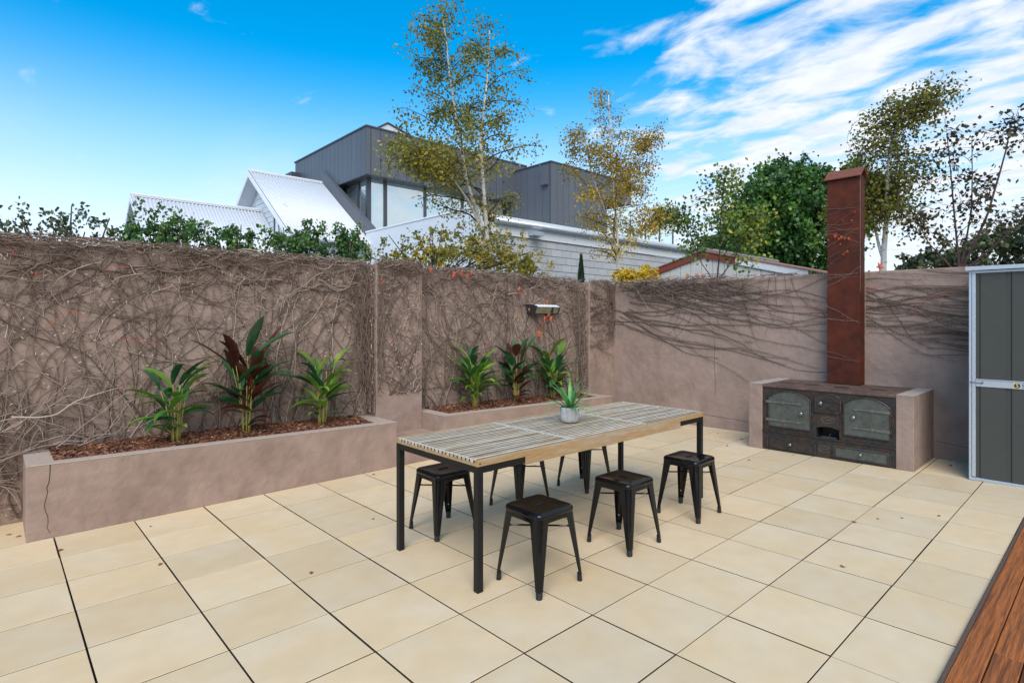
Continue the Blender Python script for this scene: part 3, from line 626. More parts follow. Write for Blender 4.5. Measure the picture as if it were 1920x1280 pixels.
# ------------------------------------------------------------------ tin shed
sh = thing('tin_shed', 'dark grey sheet metal garden shed in a galvanised frame', 'shed', (7.3, -5.1, .09))
HX, HY0, HY1 = 6.905, -4.272, -5.95; hz0 = zf(HX, -4.5) + .0005; hz1 = 2.035
box('base_channel', (HX - .012, HY1, hz0), (HX + .04, HY0, hz0 + .028), m_galv, sh, .003)
box('corner_post', (HX - .006, HY0 - .020, hz0 + .029), (HX + .025, HY0, hz1), m_galv, sh, .002)
box('door_stile', (HX - .010, HY0 - .050, hz0 + .035), (HX + .010, HY0 - .0235, hz1 - .02), m_galv, sh, .002)
box('mid_rail', (HX - .013, HY1, .965), (HX + .008, HY0 - .0505, 1.028), m_galv, sh, .003)
box('mid_rail_lip', (HX - .018, HY1, 1.0285), (HX + .006, HY0 - .0505, 1.036), m_galv, sh)
box('head_rail', (HX - .008, HY1, hz1 - .02), (HX + .03, HY0 - .0205, hz1 + .003), m_galv, sh, .002)
def ribbed(y0, y1, z0, z1, x):
    m = MB(); P = []; y = y0; rib = .22; k = 0
    while y > y1:
        P += [(x, y), (x, y - .028), (x - .010, y - .036), (x - .010, y - .018 - rib + .026), (x, y - .018 - rib + .034)]; y -= rib
    P = [p for p in P if p[1] >= y1] + [(x, y1)]
    for a, b in zip(P, P[1:]): m.face([(a[0], a[1], z0), (b[0], b[1], z0), (b[0], b[1], z1), (a[0], a[1], z1)])
    o = m.build('sheet_panel', m_shed, sh, fix=False); s = o.modifiers.new('thick', 'SOLIDIFY'); s.thickness = .002; s.offset = 1
ribbed(HY0 - .0505, HY1, hz0 + .030, .964, HX + .006); ribbed(HY0 - .0505, HY1, 1.037, hz1 - .021, HX + .006)
box('side_sheet', (HX + .026, HY0 - .010, hz0 + .01), (7.684, HY0 - .004, hz1 - .01), m_shed, sh)
box('far_side_sheet', (HX + .026, HY1 + .004, hz0 + .01), (7.684, HY1 + .010, hz1 - .01), m_shed, sh)
m = MB(); m.hexa([(HX - .04, HY1 - .02, hz1 + .012), (7.686, HY1 - .02, hz1 + .075), (7.686, HY0 + .018, hz1 + .075), (HX - .04, HY0 + .018, hz1 + .012)], [(HX - .04, HY1 - .02, hz1 + .022), (7.686, HY1 - .02, hz1 + .085), (7.686, HY0 + .018, hz1 + .085), (HX - .04, HY0 + .018, hz1 + .022)]); m.build('roof', m_shed, sh)
box('roof_trim', (HX - .048, HY1 - .02, hz1 + .006), (HX - .0405, HY0 + .02, hz1 + .040), m_galv, sh)
lt = MB().tube([(HX - .020, HY0 + .004, 1.004), (HX - .020, HY0 - .095, 1.000)], .0045, 6).tube([(HX - .020, HY0 - .095, .992), (HX - .026, HY0 - .105, 1.012)], .005, 6).build('bolt_latch', m_steel, sh)
yb = -4.61; zb2 = .995
bd = MB().lathe([(.026, 0), (.026, -.0015)], (HX - .0132, yb, zb2), 24, 'x').build('maker_badge', m_yellow, sh)
MB().lathe([(.021, 0), (.021, -.001)], (HX - .0149, yb - .003, zb2), 24, 'x').build('badge_disc', m_blk, bd)
me = text_mesh('S', .040, .0004); me.transform(Matrix.Translation((HX - .0165, yb - .003, zb2)) @ tmat); me.materials.clear(); me.materials.append(m_white); link('badge_letter', me, bd)
me = text_mesh('S', .052, .0004); me.transform(Matrix.Translation((HX - .0137, yb - .045, zb2 - .002)) @ tmat); me.materials.clear(); me.materials.append(m_blk); link('lettering', me, sh)
# ------------------------------------------------------------------ wall light
LX0, LX1, LZ = 5.86, 6.40, 1.745
wlamp = thing('wall_light', 'old glass sided strip light fixed to the creeper covered wall', 'wall light', (6.1, YW, LZ))
pr = [(YW - .002, LZ - .065), (YW - .002, LZ + .05), (YW - .10, LZ + .05), (YW - .17, LZ + .028), (YW - .12, LZ - .065)]
m_dirty = M('dirty_glass', (0.30, 0.29, 0.20), 0.3, 0.2, 12, rgb2=(.2, .19, .12))
MB().hexa([(LX0 + .05, a, b) for a, b in pr], [(LX1 - .012, a, b) for a, b in pr]).build('glass_body', m_dirty, wlamp)
m_lampblk = M('lamp_end', (.02, .024, .03), .5)
for x0, x1 in ((LX0, LX0 + .049), (LX1 - .0115, LX1)):
    p2 = [(a - (.012 if a < YW - .05 else 0), b + (.01 if b > LZ else -.01)) for a, b in pr]; MB().hexa([(x0, a, b) for a, b in p2], [(x1, a, b) for a, b in p2]).build('end_cap', m_lampblk, wlamp)
p3 = [(YW - .002, LZ + .0505), (YW - .10, LZ + .0505), (YW - .176, LZ + .024), (YW - .180, LZ + .030), (YW - .10, LZ + .060), (YW - .002, LZ + .060)]
MB().hexa([(LX0 + .05, a, b) for a, b in p3], [(LX1 - .012, a, b) for a, b in p3]).build('top_cover', m_white, wlamp)
box('clip', (6.235, YW - .178, LZ - .06), (6.247, YW - .135, LZ + .026), m_lampblk, wlamp)

# ------------------------------------------------------------------ bare creeper
def walk(s, z, ang, n, step, wander, pref, pull, inside):
    P = [(s, z)]; dr = 0
    for k in range(n):
        dr = dr * .6 + random.gauss(0, wander * .55); ang += dr + (pref - ang) * pull
        s += step * math.cos(ang); z += step * math.sin(ang)
        if not inside(s, z): break
        P.append((s, z))
    return P
class Creeper:
    def __init__(c, plane): c.m = MB(); c.plane = plane
    def stem(c, P, r0, r1, off, tone, sides=4, twig=0.0, tw_len=(.03, .12)):
        if len(P) < 3: return
        k0 = rnd(0, 50); pts = []
        for i, (s, z) in enumerate(P):
            o = off + .006 * noise.noise(Vector((i * .25, k0, 0))) + r0
            pts.append(c.plane(s, z, max(o, r0)))
        n = len(P); c.m.tube(pts, [r0 + (r1 - r0) * i / (n - 1) for i in range(n)], sides, True, tone)
        if twig:
            for i in range(1, n):
                if random.random() < twig:
                    a = math.atan2(P[i][1] - P[i - 1][1], P[i][0] - P[i - 1][0]) + random.choice((-1, 1)) * rnd(.4, 1.3)
                    L_ = rnd(*tw_len); q = walk(P[i][0], P[i][1], a, 4, L_ / 4, .3, a, 0, lambda s, z: True)
                    o2 = off + rnd(0, .018); m_ = len(q)
                    if m_ > 2: c.m.tube([c.plane(s, z, off + r0 + (o2 - off) * j / m_) for j, (s, z) in enumerate(q)], [max(.0012, r0 * .45) * (1 - .5 * j / m_) for j in range(m_)], 3, False, min(1, max(0, tone + rnd(-.15, .35))))
    def absorb(c, d): n0 = len(c.m.v); c.m.v += d.m.v; c.m.f += [tuple(i + n0 for i in f) for f in d.m.f]; c.m.a += d.m.a
    def finish(c, label, loc, leaves=()):
        t = thing('bare_creeper', label, 'creeper', loc)
        o = c.m.build('stems', m_vine, t, attr='tone', fix=False); o['kind'] = 'stuff'
        for s, z, off, sz in leaves: red_leaf(t, c.plane, s, z, off, sz)
        return t
def tone(): return min(.86, max(0, random.gauss(.48, .24)))
def red_leaf(t, plane, s, z, off, sz):
    a0 = rnd(-2.2, -.9); m = MB(); P = []
    for k in range(10):
        a = a0 + 2 * math.pi * k / 10; r = sz * ((1.0, .42)[k % 2]) * (1 if k else 1.25); P.append((s + r * math.cos(a) * .8, z + r * math.sin(a)))
    c = plane(s, z, off + .012)
    for k in range(10):
        A, B = P[k], P[(k + 1) % 10]; m.face([c, plane(A[0], A[1], off + rnd(-.004, .008)), plane(B[0], B[1], off + rnd(-.004, .008))])
    m.build('leaf', m_red, t, fix=False)
def stalk(t, plane, s0, z0, s1, z1, off):
    MB().tube([plane(s0 + (s1 - s0) * k / 4, z0 + (z1 - z0) * k / 4 + .01 * math.sin(k * .8), off + .01 * k / 4) for k in range(5)], .0022, 4).build('leaf_stalk', m_redstem, t, fix=False)
def wall_tangle(plane, s0, s1, zlow, ztop, dens, seed, prefs=(55, 125)):
    random.seed(seed); c = Creeper(plane); w_ = s1 - s0
    ins = lambda s, z: s0 <= s <= s1 and zlow(s) <= z <= ztop(s) + .02
    for _ in range(int(26 * w_ * dens)):
        s = rnd(s0, s1); pr = R(rnd(*prefs))
        c.stem(walk(s, zlow(s) + .01, pr, 75, .034, .11, pr, .06, ins), rnd(.0038, .0078), .0022, rnd(0, .014), tone(), 5, .24)
    for _ in range(int(76 * w_ * dens)):
        s = rnd(s0, s1); z = zlow(s) + (ztop(s) - zlow(s)) * rnd(0, 1); a = R(rnd(15, 165)) if random.random() < .8 else R(rnd(-40, 220))
        c.stem(walk(s, z, a, random.randint(8, 30), .03, .10, a, .05, ins), rnd(.0020, .0044), .0014, rnd(0, .010), tone(), 4, .28)
    for _ in range(int(70 * w_ * dens)):      # pale stubs left by pruning
        s = rnd(s0, s1); z = zlow(s) + (ztop(s) - zlow(s)) * rnd(0, 1); a = R(rnd(0, 360)); c.stem(walk(s, z, a, 3, .007, .1, a, 0, ins), .0042, .0036, rnd(.01, .04), rnd(.9, 1), 4)
    for _ in range(int(150 * w_ * dens)):
        s = rnd(s0, s1); z = zlow(s) + (ztop(s) - zlow(s)) * rnd(0, 1) ** 1.3; a = R(rnd(0, 360))
        c.stem(walk(s, z, a, random.randint(4, 9), .02, .2, a, 0, ins), rnd(.0014, .0026), .001, rnd(0, .010), tone() * .8, 3)
    for _ in range(int(24 * w_ * dens)):      # runners just below the top
        s = rnd(s0, s1); a = R(random.choice((rnd(-25, 25), rnd(155, 205))))
        c.stem(walk(s, ztop(s) - abs(random.gauss(0, .16)) - .02, a, random.randint(12, 40), .03, .2, a, .06, ins), rnd(.003, .008), .002, rnd(0, .04), tone(), 4, .35)
    return c
def top_fringe(c, pl3, s0, s1, ztop, n, thick=1.0):
    """matted runners lying over the wall top; pl3(s, depth, z)"""
    for _ in range(int(n * (s1 - s0))):
        s = rnd(s0, s1); a = rnd(-.35, .35) + random.choice((0, math.pi)); d = rnd(-.09, .07); z = ztop(s) + rnd(0, .055) * thick; P = []; r = rnd(.002, .0065)
        for k in range(random.randint(6, 22)):
            P.append(pl3(s, d, z)); a += random.gauss(0, .28); s += .028 * math.cos(a); d += .016 * math.sin(a); z += random.gauss(0, .009)
            top = ztop(s)
            if d < .02: z = max(z, top + r) 
            z = min(z, top + .085 * thick)
            if d >= .015: d = min(d, .09); z -= .004
            if not s0 <= s <= s1: break
        if len(P) > 3: c.m.tube(P, [r * (1 - .5 * k / len(P)) for k in range(len(P))], 4, False, tone())
    for _ in range(int(n * 1.6 * (s1 - s0))):   # short upturned tips and dead leaf scraps
        s = rnd(s0, s1); d = rnd(-.08, .08); z = ztop(s) + rnd(-.05, .04) * (1 if d > .01 else 0) + .01; P = []; a = rnd(0, 6.3); e = rnd(-.5, 1.3)
        for k in range(5): P.append(pl3(s, d, z)); s += .018 * math.cos(a) * math.cos(e); d += .012 * math.sin(a) * math.cos(e); z += .015 * math.sin(e); e += rnd(-.5, .4)
        c.m.tube(P, [.0028, .0024, .002, .0016, .001], 3, False, min(1, tone() + .15))
plA = lambda s, z, o: Vector((s, YW - o - .001, z))
zl1 = lambda s: (h1(s, .6) + .005) if .5 < s < 3.15 else (.02 if s < .34 else tz1(max(.337, min(3.34, s))) + .005)
cA = wall_tangle(plA, -1.6, 3.335, zl1, lambda s: WTL, 1.0, 101)
random.seed(5); top_fringe(cA, lambda s, d, z: Vector((s, YW - d, z)), -1.6, 3.34, lambda s: WTL, 95, 1.15)
insA = lambda s, z: 3.0 <= s <= 3.336 and .5 <= z <= 2.2
for _ in range(70): s = min(3.33, 3.345 - abs(random.gauss(0, .05))); cA.stem(walk(s, rnd(.52, 1.4), R(90), 40, .034, .10, R(90), .12, insA), rnd(.003, .007), .002, rnd(0, .12), tone() * .7, 4, .3)
insB = lambda s, z: -1.4 <= s <= 1.0 and .02 <= z <= 1.2
for _ in range(60): # loose heavy stems at the open end of the long planter
    s = rnd(-.9, .55); a = R(rnd(-40, 60)); P = walk(s, rnd(.35, .9), a, 24, .034, .16, a, .03, insB); P = [p for p in P if p[1] > (tz1(p[0]) + .02 if p[0] > .33 else .03)]; cA.stem(P, rnd(.004, .009), .002, rnd(.02, .16), min(1, tone() + .1), 5, .2, (.08, .25))
tA = cA.finish('dense bare brown creeper over the wall behind the long planter', (1, YW, .5), [(.42, 1.95, .05, .022), (.52, 1.55, .04, .02), (.10, 1.88, .05, .02)])
for a in ((.86, 2.00, 1.03, 2.04), (.63, 1.66, .55, 1.59), (.63, 1.66, .72, 1.60), (.94, 1.42, 1.25, 1.36), (1.02, 1.04, .95, .96), (.3, 2.08, .22, 2.17), (2.1, .56, 2.25, .57)): stalk(tA, plA, *a, .05)
# pillar face, its side, and the wall behind the low planter
plB = lambda s, z, o: Vector((s, .44 - o - .001, z)); plBs = lambda s, z, o: Vector((3.342 - o, s, z))
cB = wall_tangle(plB, 3.343, 3.955, lambda s: .72, lambda s: wtop(s), 1.5, 202, (20, 160))
cB2 = wall_tangle(plBs, .45, .60, lambda s: .52, lambda s: WTL, 4.5, 203, (75, 105)); cB.absorb(cB2)
random.seed(6)
for _ in range(16): cB.stem(walk(3.344 + abs(random.gauss(0, .035)), rnd(.75, 1.7), R(90), 40, .034, .09, R(90), .12, lambda s, z: 3.343 <= s <= 3.95 and z <= 2.2), rnd(.003, .006), .002, rnd(0, .02), tone() * .8, 4, .3)
top_fringe(cB, lambda s, d, z: Vector((s, .44 - d, z)), 3.35, 3.95, lambda s: wtop(s) + .004, 170)
tB = cB.finish('bare creeper stems wrapping the pillar between the two planters', (3.6, .44, .7), [(3.40, 2.0, .04, .03)]); stalk(tB, plB, 3.52, 1.28, 3.58, 1.4, .03)
zl2 = lambda s: (h2(s, .6) + .005) if 4.12 < s < 6.87 else tz2(max(3.96, min(7.07, s))) + .005
cC = wall_tangle(plA, 3.962, 7.066, zl2, wtop, 1.0, 303, (70, 125))
random.seed(8); top_fringe(cC, lambda s, d, z: Vector((s, YW - d, z)), 3.96, 7.07, wtop, 85)
insC = lambda s, z: 6.7 <= s <= 7.066 and .45 <= z <= 2.15
for _ in range(60): s = min(7.06, 7.07 - abs(random.gauss(0, .06))); cC.stem(walk(s, rnd(.46, 1.4), R(90), 40, .034, .10, R(90), .12, insC), rnd(.003, .007), .002, rnd(0, .11), tone() * .7, 4, .3)
tC = cC.finish('dense bare creeper on the wall behind the low planter', (5.5, YW, .5), [(5.66, 2.02, .06, .05), (6.05, 1.60, .19, .055), (6.13, 1.66, .19, .05), (6.18, 1.60, .19, .055), (6.06, 1.52, .14, .04), (6.03, 1.38, .10, .085), (6.17, 1.85, .12, .035), (4.0, 2.18, .06, .04), (4.15, 2.20, .08, .04), (4.5, 2.17, .08, .05), (4.62, 2.19, .08, .05), (4.72, 2.15, .08, .05), (4.8, 2.20, .06, .04), (5.8, 1.73, .12, .03)])
for a in ((5.5, 1.93, 5.85, 1.97), (6.12, 1.92, 6.17, 1.84), (6.05, 1.56, 6.03, 1.40), (4.4, 2.1, 4.6, 2.16), (5.0, 1.2, 5.1, 1.3)): stalk(tC, plA, *a, .08)
# pillar in the corner and the stove wall: fanned, mostly level runners
plD = lambda s, z, o: Vector((s, .45 - o - .001, z)); plR = lambda s, z, o: Vector((XW - o - .001, -s, z))     # s grows towards the shed
def rtop(s): return WTR + (2.13 - WTR) * (s + .84) / 7.3
random.seed(404); cD = Creeper(plD)
insD = lambda s, z: 7.078 <= s <= 7.684 and .75 <= z <= wtop(s)
for _ in range(46): z = rnd(1.1, 2.14); a = R(rnd(-50, 40)); cD.stem(walk(7.08 if random.random() < .6 else rnd(7.08, 7.6), z, a, 30, .032, .14, a, .04, insD), rnd(.003, .0075), .002, rnd(0, .03), tone() * .8, 5, .3)
for _ in range(26): cD.stem(walk(rnd(7.56, 7.68), rnd(1.25, 1.9), R(90), 34, .033, .1, R(90), .1, insD), rnd(.003, .007), .002, rnd(0, .06), tone() * .6, 4, .3)
for _ in range(70): a = R(rnd(0, 360)); cD.stem(walk(rnd(7.08, 7.68), rnd(1.5, 2.12), a, 8, .03, .3, a, 0, insD), .0025, .001, rnd(0, .03), tone() * .8, 3)
top_fringe(cD, lambda s, d, z: Vector((s, .45 - d, z)), 7.08, 7.68, lambda s: wtop(s) + .004, 80)
cD.absorb(wall_tangle(lambda s, z, o: Vector((7.071 - o, s, z)), .46, .60, lambda s: .50, lambda s: WTR, 4.0, 405, (75, 105)))
cD.finish('bare creeper on the narrow pillar in the wall corner', (7.4, .45, .8))
random.seed(505); cR = Creeper(plR)
insR = lambda s, z: -.44 <= s <= 2.84 and z <= rtop(s) + .01
for _ in range(40):
    f = rnd(0, 1); z = 2.13 - .60 * f ** 1.2; s = -.43 + rnd(0, 1.6) * (1 - f); pr = R(rnd(-14, 9) - 9 * f)
    cR.stem(walk(s, z, pr + R(rnd(-15, 15)), random.randint(40, 100), .034, .045, pr, .05, insR), rnd(.004, .0078), .0020, rnd(0, .015), tone() * .55, 5, .42, (.010, .03))
for _ in range(75): a = R(rnd(-25, 25)); s = rnd(-.4, 1.6); cR.stem(walk(s, 2.15 - abs(random.gauss(0, .09)), a, random.randint(10, 30), .03, .14, a, .04, insR), rnd(.002, .005), .0014, rnd(0, .04), tone() * .8, 4, .35)
for _ in range(14): s = rnd(.3, 2.4); cR.stem(walk(s, rtop(s), R(-90), random.randint(15, 45), .03, .12, R(-80), .05, insR), .003, .0012, .004, tone() * .6, 4, .3)
top_fringe(cR, lambda s, d, z: Vector((XW - d, -s, z)), -.44, 1.5, rtop, 60)
top_fringe(cR, lambda s, d, z: Vector((XW - d, -s, z)), 1.5, 2.8, rtop, 14, .6)
tR = cR.finish('bare creeper runners fanning across the wall between the corner and the flue', (XW, -1.3, 1.6), [(.9, 2.23, .0, .05), (1.05, 2.22, .0, .06), (1.15, 2.21, .0, .05)])
for a in ((2.3, 1.9, 2.38, 2.0), (2.55, 1.82, 2.58, 1.72), (2.0, 1.85, 2.12, 1.9), (2.6, 1.72, 2.82, 1.71), (2.78, 1.8, 2.82, 1.9)): stalk(tR, plR, *a, .02)
random.seed(606); cS = Creeper(plR)
insS = lambda s, z: 3.205 <= s <= 4.40 and z <= rtop(s) + .01
for _ in range(38):
    f = rnd(0, 1); z = 2.12 - .92 * f; pr = R(180 - rnd(-4, 20) * (1 if f > .3 else .4))
    cS.stem(walk(4.39, z, R(rnd(158, 186)), random.randint(16, 42), .034, .045, pr, .06, insS), rnd(.004, .0075), .0018, rnd(0, .015), tone() * .55, 5, .45, (.010, .03))
for _ in range(16): f = rnd(0, 1); pr = R(rnd(-30, 15)); cS.stem(walk(3.21, 1.5 + .6 * f, pr, random.randint(14, 36), .034, .07, pr, .05, insS), rnd(.003, .006), .0014, .004, tone() * .7, 5, .45, (.012, .05))
tS = cS.finish('bare creeper runners on the wall between the flue and the tin shed', (XW, -3.8, 1.6), [(3.35, 2.20, 0, .06)])
for a in ((3.7, 1.72, 3.85, 1.84), (3.7, 1.72, 3.69, 1.6), (3.21, 1.92, 3.36, 1.96), (3.22, 1.88, 3.33, 1.93), (3.9, 1.83, 4.0, 1.84)): stalk(tS, plR, *a, .02)
random.seed(707); plF = lambda s, z, o: Vector((FX - o - .001, -s, z)); cF = Creeper(plF)
insF = lambda s, z: 2.84 <= s <= 3.21
for z, a in ((2.9, -20), (2.82, 12), (2.72, -24), (2.66, 25), (2.63, 4), (2.6, -8), (2.45, 20), (2.3, 28), (2.12, -8), (2.08, -3), (2.05, 3), (1.98, 12), (1.75, -45), (1.6, -20), (1.2, -14), (1.15, -18), (2.2, 35), (2.7, -30)):
    s = 2.845; cF.stem(walk(s, z, R(a + 10), 14, .034, .1, R(a), .1, insF), rnd(.0018, .0032), .0014, .002, rnd(.3, .8), 4, .3, (.01, .04))
tF = cF.finish('thin creeper twigs with pink leaves clinging to the rusty flue', (FX, -3.0, 1.2), [(2.945, 2.565, .02, .030), (2.955, 2.59, .025, .026), (2.985, 2.53, .02, .022), (3.01, 2.545, .02, .024), (3.045, 2.53, .02, .02), (3.09, 2.525, .02, .022), (3.0, 2.47, .02, .016), (3.05, 2.36, .02, .024), (3.075, 2.375, .025, .026), (3.03, 2.345, .02, .018), (3.12, 2.73, .02, .02), (3.03, 2.74, .02, .016), (3.15, 2.82, .02, .02), (2.87, 2.53, .02, .012)])

# ------------------------------------------------------------------ house across the lane
random.seed(21)
house = thing('house', 'white gabled house with a dark metal clad upper storey beyond the lane', 'house', (9, 12, -.29))
def corrugated(name, x0, x1, yr, zr, ye, ze, mat, par, pitch=.10, amp=.012):
    m = MB(); n = int((x1 - x0) / pitch * 4); st = Vector((0, ye - yr, ze - zr)); nn = Vector((0, -st.z, st.y)).normalized()
    if nn.z < 0: nn = -nn
    for k in range(n + 1):
        x = x0 + (x1 - x0) * k / n; o = nn * amp * math.sin(math.pi / 2 * k)
        m.v += [(x, yr + o.y, zr + o.z), (x, ye + o.y, ze + o.z)]
    for k in range(n): m.f.append((2 * k, 2 * k + 2, 2 * k + 3, 2 * k + 1)); m.a.append(0)
    o = m.build(name, mat, par, smooth=True, fix=False); s = o.modifiers.new('thick', 'SOLIDIFY'); s.thickness = .02; s.offset = -1 if ye < yr else 1
    return o
def gable(x0, x1, yr, zr, half, slope, wallx, nboards, wz0):
    ze = zr - half * slope
    rf = corrugated('roof', x0, x1, yr, zr, yr - half, ze, m_roofw, house); corrugated('roof', x0, x1, yr, zr, yr + half, ze, m_roofw, house)
    MB().tube([(x0 - .02, yr, zr + .015), (x1, yr, zr + .015)], .05, 8).build('ridge_cap', m_roofw, rf)
    m = MB(); x = x0 + .08
    while x < x1 - .05: m.box((x, yr - .135, zr - .075), (x + .05, yr - .105, zr - .055)); x += .10
    m.build('ridge_notches', m_trim, rf)['kind'] = 'stuff'
    for sgn in (-1, 1):   # barge boards and soffit of the verge
        a, b = (yr, zr - .03), (yr + sgn * half, ze - .03)
        P = [a, b, (b[0], b[1] - .17), (a[0], a[1] - .17)]; MB().hexa([(x0 - .03, p, q) for p, q in P], [(x0 - .004, p, q) for p, q in P]).build('barge_board', m_white, house)
        P = [(a[0], a[1] - .06), (b[0], b[1] - .06), (b[0], b[1] - .10), (a[0], a[1] - .10)]; MB().hexa([(x0 - .003, p, q) for p, q in P], [(wallx + .01, p, q) for p, q in P]).build('verge_soffit', m_siding, house)
    MB().tube([(x0, yr - half - .05, ze - .06), (x1, yr - half - .05, ze - .06)], .06, 8).build('gutter', m_white, house)
    P = [(yr - half + .35, wz0), (yr + half - .35, wz0), (yr + half - .35, ze + .1), (yr, zr - .15), (yr - half + .35, ze + .1)]
    MB().hexa([(wallx, p, q) for p, q in P], [(x1 - .01, p, q) for p, q in P]).build('gable_wall', m_siding, house)
    bh = .18
    for k in range(nboards):   # lapped boards on the gable end
        z = zr - .45 - (k + 1) * bh; hw = (zr - .22 - (z + bh)) / slope
        P = [(yr - hw, z), (yr + hw, z), (yr + hw - bh * 0, z + bh - .008), (yr - hw, z + bh - .008)]
        MB().hexa([(wallx - .022, P[0][0], P[0][1]), (wallx - .022, P[1][0], P[1][1]), (wallx - .001, P[1][0], P[1][1]), (wallx - .001, P[0][0], P[0][1])], [(wallx - .008, P[3][0], P[3][1]), (wallx - .008, P[2][0], P[2][1]), (wallx - .001, P[2][0], P[2][1]), (wallx - .001, P[3][0], P[3][1])]).build('siding_board', m_siding, house)
    return ze
gable(6.28, 8.74, 14.0, 6.42, 3.5, .70, 6.72, 10, -.29)
gable(3.08, 6.70, 14.0, 5.17, 3.4, .80, 3.45, 3, -.29)
wn = box('window', (6.660, 11.95, 4.0), (6.697, 12.75, 5.15), m_white, house); box('pane', (6.650, 12.02, 4.05), (6.659, 12.40, 5.10), m_glass, wn); box('window_jamb', (6.635, 12.72, 4.0), (6.659, 12.80, 5.2), m_trim, wn)
box('sensor_light', (6.62, 13.0, 5.28), (6.696, 13.12, 5.52), m_white, house)
BX, BY, BZ0, BZ1 = 8.863, 11.0, 6.21, 7.70
box('upper_core', (BX + .04, BY + .04, BZ0 + .02), (15.9, 16.7, BZ1 - .03), m_trim, house)
pw_ = .33; k = 0; x = BX + .16
box('corner_panel', (BX - .001, BY - .002, BZ0), (BX + .15, BY + .038, BZ1), m_clad, house, .004)
pm = MB().box((-pw_ / 2 + .008, -.02, 0), (pw_ / 2 - .008, .02, BZ1 - BZ0)).mesh('cladding_panel', m_clad)
while x < 15.8: part('cladding_panel', pm, house, (x + pw_ / 2 - 9, BY + .018 - 12, BZ0 + .29)); x += pw_
y = BY + .05; pl_ = .318
while y < 16.6:
    zb = BZ0 if y < 13.7 else 5.6; box('cladding_panel', (BX, y + .007, zb), (BX + .039, min(y + pl_ - .007, 16.7), BZ1), m_clad, house); y += pl_
box('roof_capping', (BX - .03, BY - .03, BZ1 + .001), (15.9, BY + .15, BZ1 + .05), m_trim, house); box('roof_capping', (BX - .03, BY + .151, BZ1 + .001), (BX + .15, 16.75, BZ1 + .05), m_trim, house)
box('soffit', (BX + .002, BY + .002, BZ0 - .03), (15.9, 13.75, BZ0 - .001), m_trim, house)
box('side_hood', (BX - .35, 16.2, 7.0), (BX - .002, 16.9, 7.22), m_trim, house)
# glazed corner under the upper storey
gy, gx = BY + .42, BX + .35
for a, b in ((gx + .02, 9.72), (9.82, 11.30), (11.38, 12.95), (13.03, 15.0)):
    wn = box('window', (a, gy - .03, 3.98), (b, gy - .002, 4.08), m_trim, house); box('pane', (a, gy, 4.08), (b, gy + .02, BZ0 - .035), m_glass, wn)
for xx, ww in ((gx - .13, .15), (9.72, .10), (11.30, .08), (12.95, .08)): box('mullion', (xx, gy - .05, 3.9), (xx + ww, gy + .05, BZ0 - .031), m_trim, house)
for a, b in ((gy + .06, 12.1), (12.18, 13.0), (13.08, 13.7)):
    wn = box('window', (gx - .03, a, 3.98), (gx - .002, b, 4.06), m_trim, house); box('pane', (gx, a, 4.06), (gx + .02, b, BZ0 - .035), m_glass, wn)
for yy in (12.1, 13.0): box('mullion', (gx - .05, yy, 3.9), (gx + .05, yy + .08, BZ0 - .031), m_trim, house)
P = [(10.45, 3.86), (14.0, 6.36), (14.0, 6.86), (10.45, 4.42)]
MB().hexa([(8.742, p, q) for p, q in P], [(8.90, p, q) for p, q in P]).build('roof_flashing', m_clad, house)
P = [(10.6, 4.25), (13.6, 6.18), (13.6, 6.02), (10.6, 3.95)]; MB().hexa([(gx - .32, p, q) for p, q in P], [(gx - .06, p, q) for p, q in P]).build('sloping_sill', m_trim, house)
box('lower_wall', (gx - .05, gy + .05, -.29), (15.9, 13.6, 3.97), m_siding, house)
lz = BZ1 - .02; P = [(9.15, lz), (12.7, lz), (10.2, 8.36)]
MB().hexa([(a, 12.0, b) for a, b in P], [(a, 13.2, b) for a, b in P]).build('roof_lantern', m_siding, house)
for x0, x1, z0 in ((9.12, 10.2, lz), (12.75, 10.2, lz)): MB().tube([(x0, 11.985, z0), (x1, 11.985, 8.375)], .03, 6).build('lantern_edge', m_trim, house)
box('lantern_vent', (9.95, 11.96, 7.95), (10.3, 11.99, 8.12), m_trim, house); box('lantern_vent', (10.75, 11.96, 7.98), (10.95, 11.99, 8.1), m_trim, house)
# second clad volume
CX0, CY0 = 15.205, 9.0
box('wing_core', (CX0 + .04, CY0 + .04, 3.5), (18.5, 12.0, 6.46), m_trim, house); box('wing_core', (CX0 + .04, CY0 + .04, 6.461), (20.2, 12.0, 7.34), m_trim, house)
x = CX0; pm2 = MB().box((-.165 + .008, -.02, 0), (.165 - .008, .02, .90)).mesh('cladding_panel', m_clad); pm3 = MB().box((-.165 + .008, -.02, 0), (.165 - .008, .02, 3.86)).mesh('cladding_panel', m_clad)
while x < 20.15: lowp = x < 18.4; part('cladding_panel', pm3 if lowp else pm2, house, (x + .165 - 9, CY0 + .018 - 12, (3.5 if lowp else 6.461) + .29)); x += .33
y = CY0 + .06
while y < 11.9: box('cladding_panel', (CX0, y + .006, 3.5), (CX0 + .039, y + .38, 7.36), m_clad, house); y += .388
box('roof_capping', (CX0 - .03, CY0 - .03, 7.362), (20.25, CY0 + .15, 7.41), m_trim, house); box('roof_capping', (CX0 - .03, CY0 + .151, 7.362), (CX0 + .15, 12.0, 7.41), m_trim, house)
box('downpipe_box', (CX0 - .14, CY0 + .10, 6.55), (CX0 - .002, CY0 + .40, 7.25), m_clad, house)
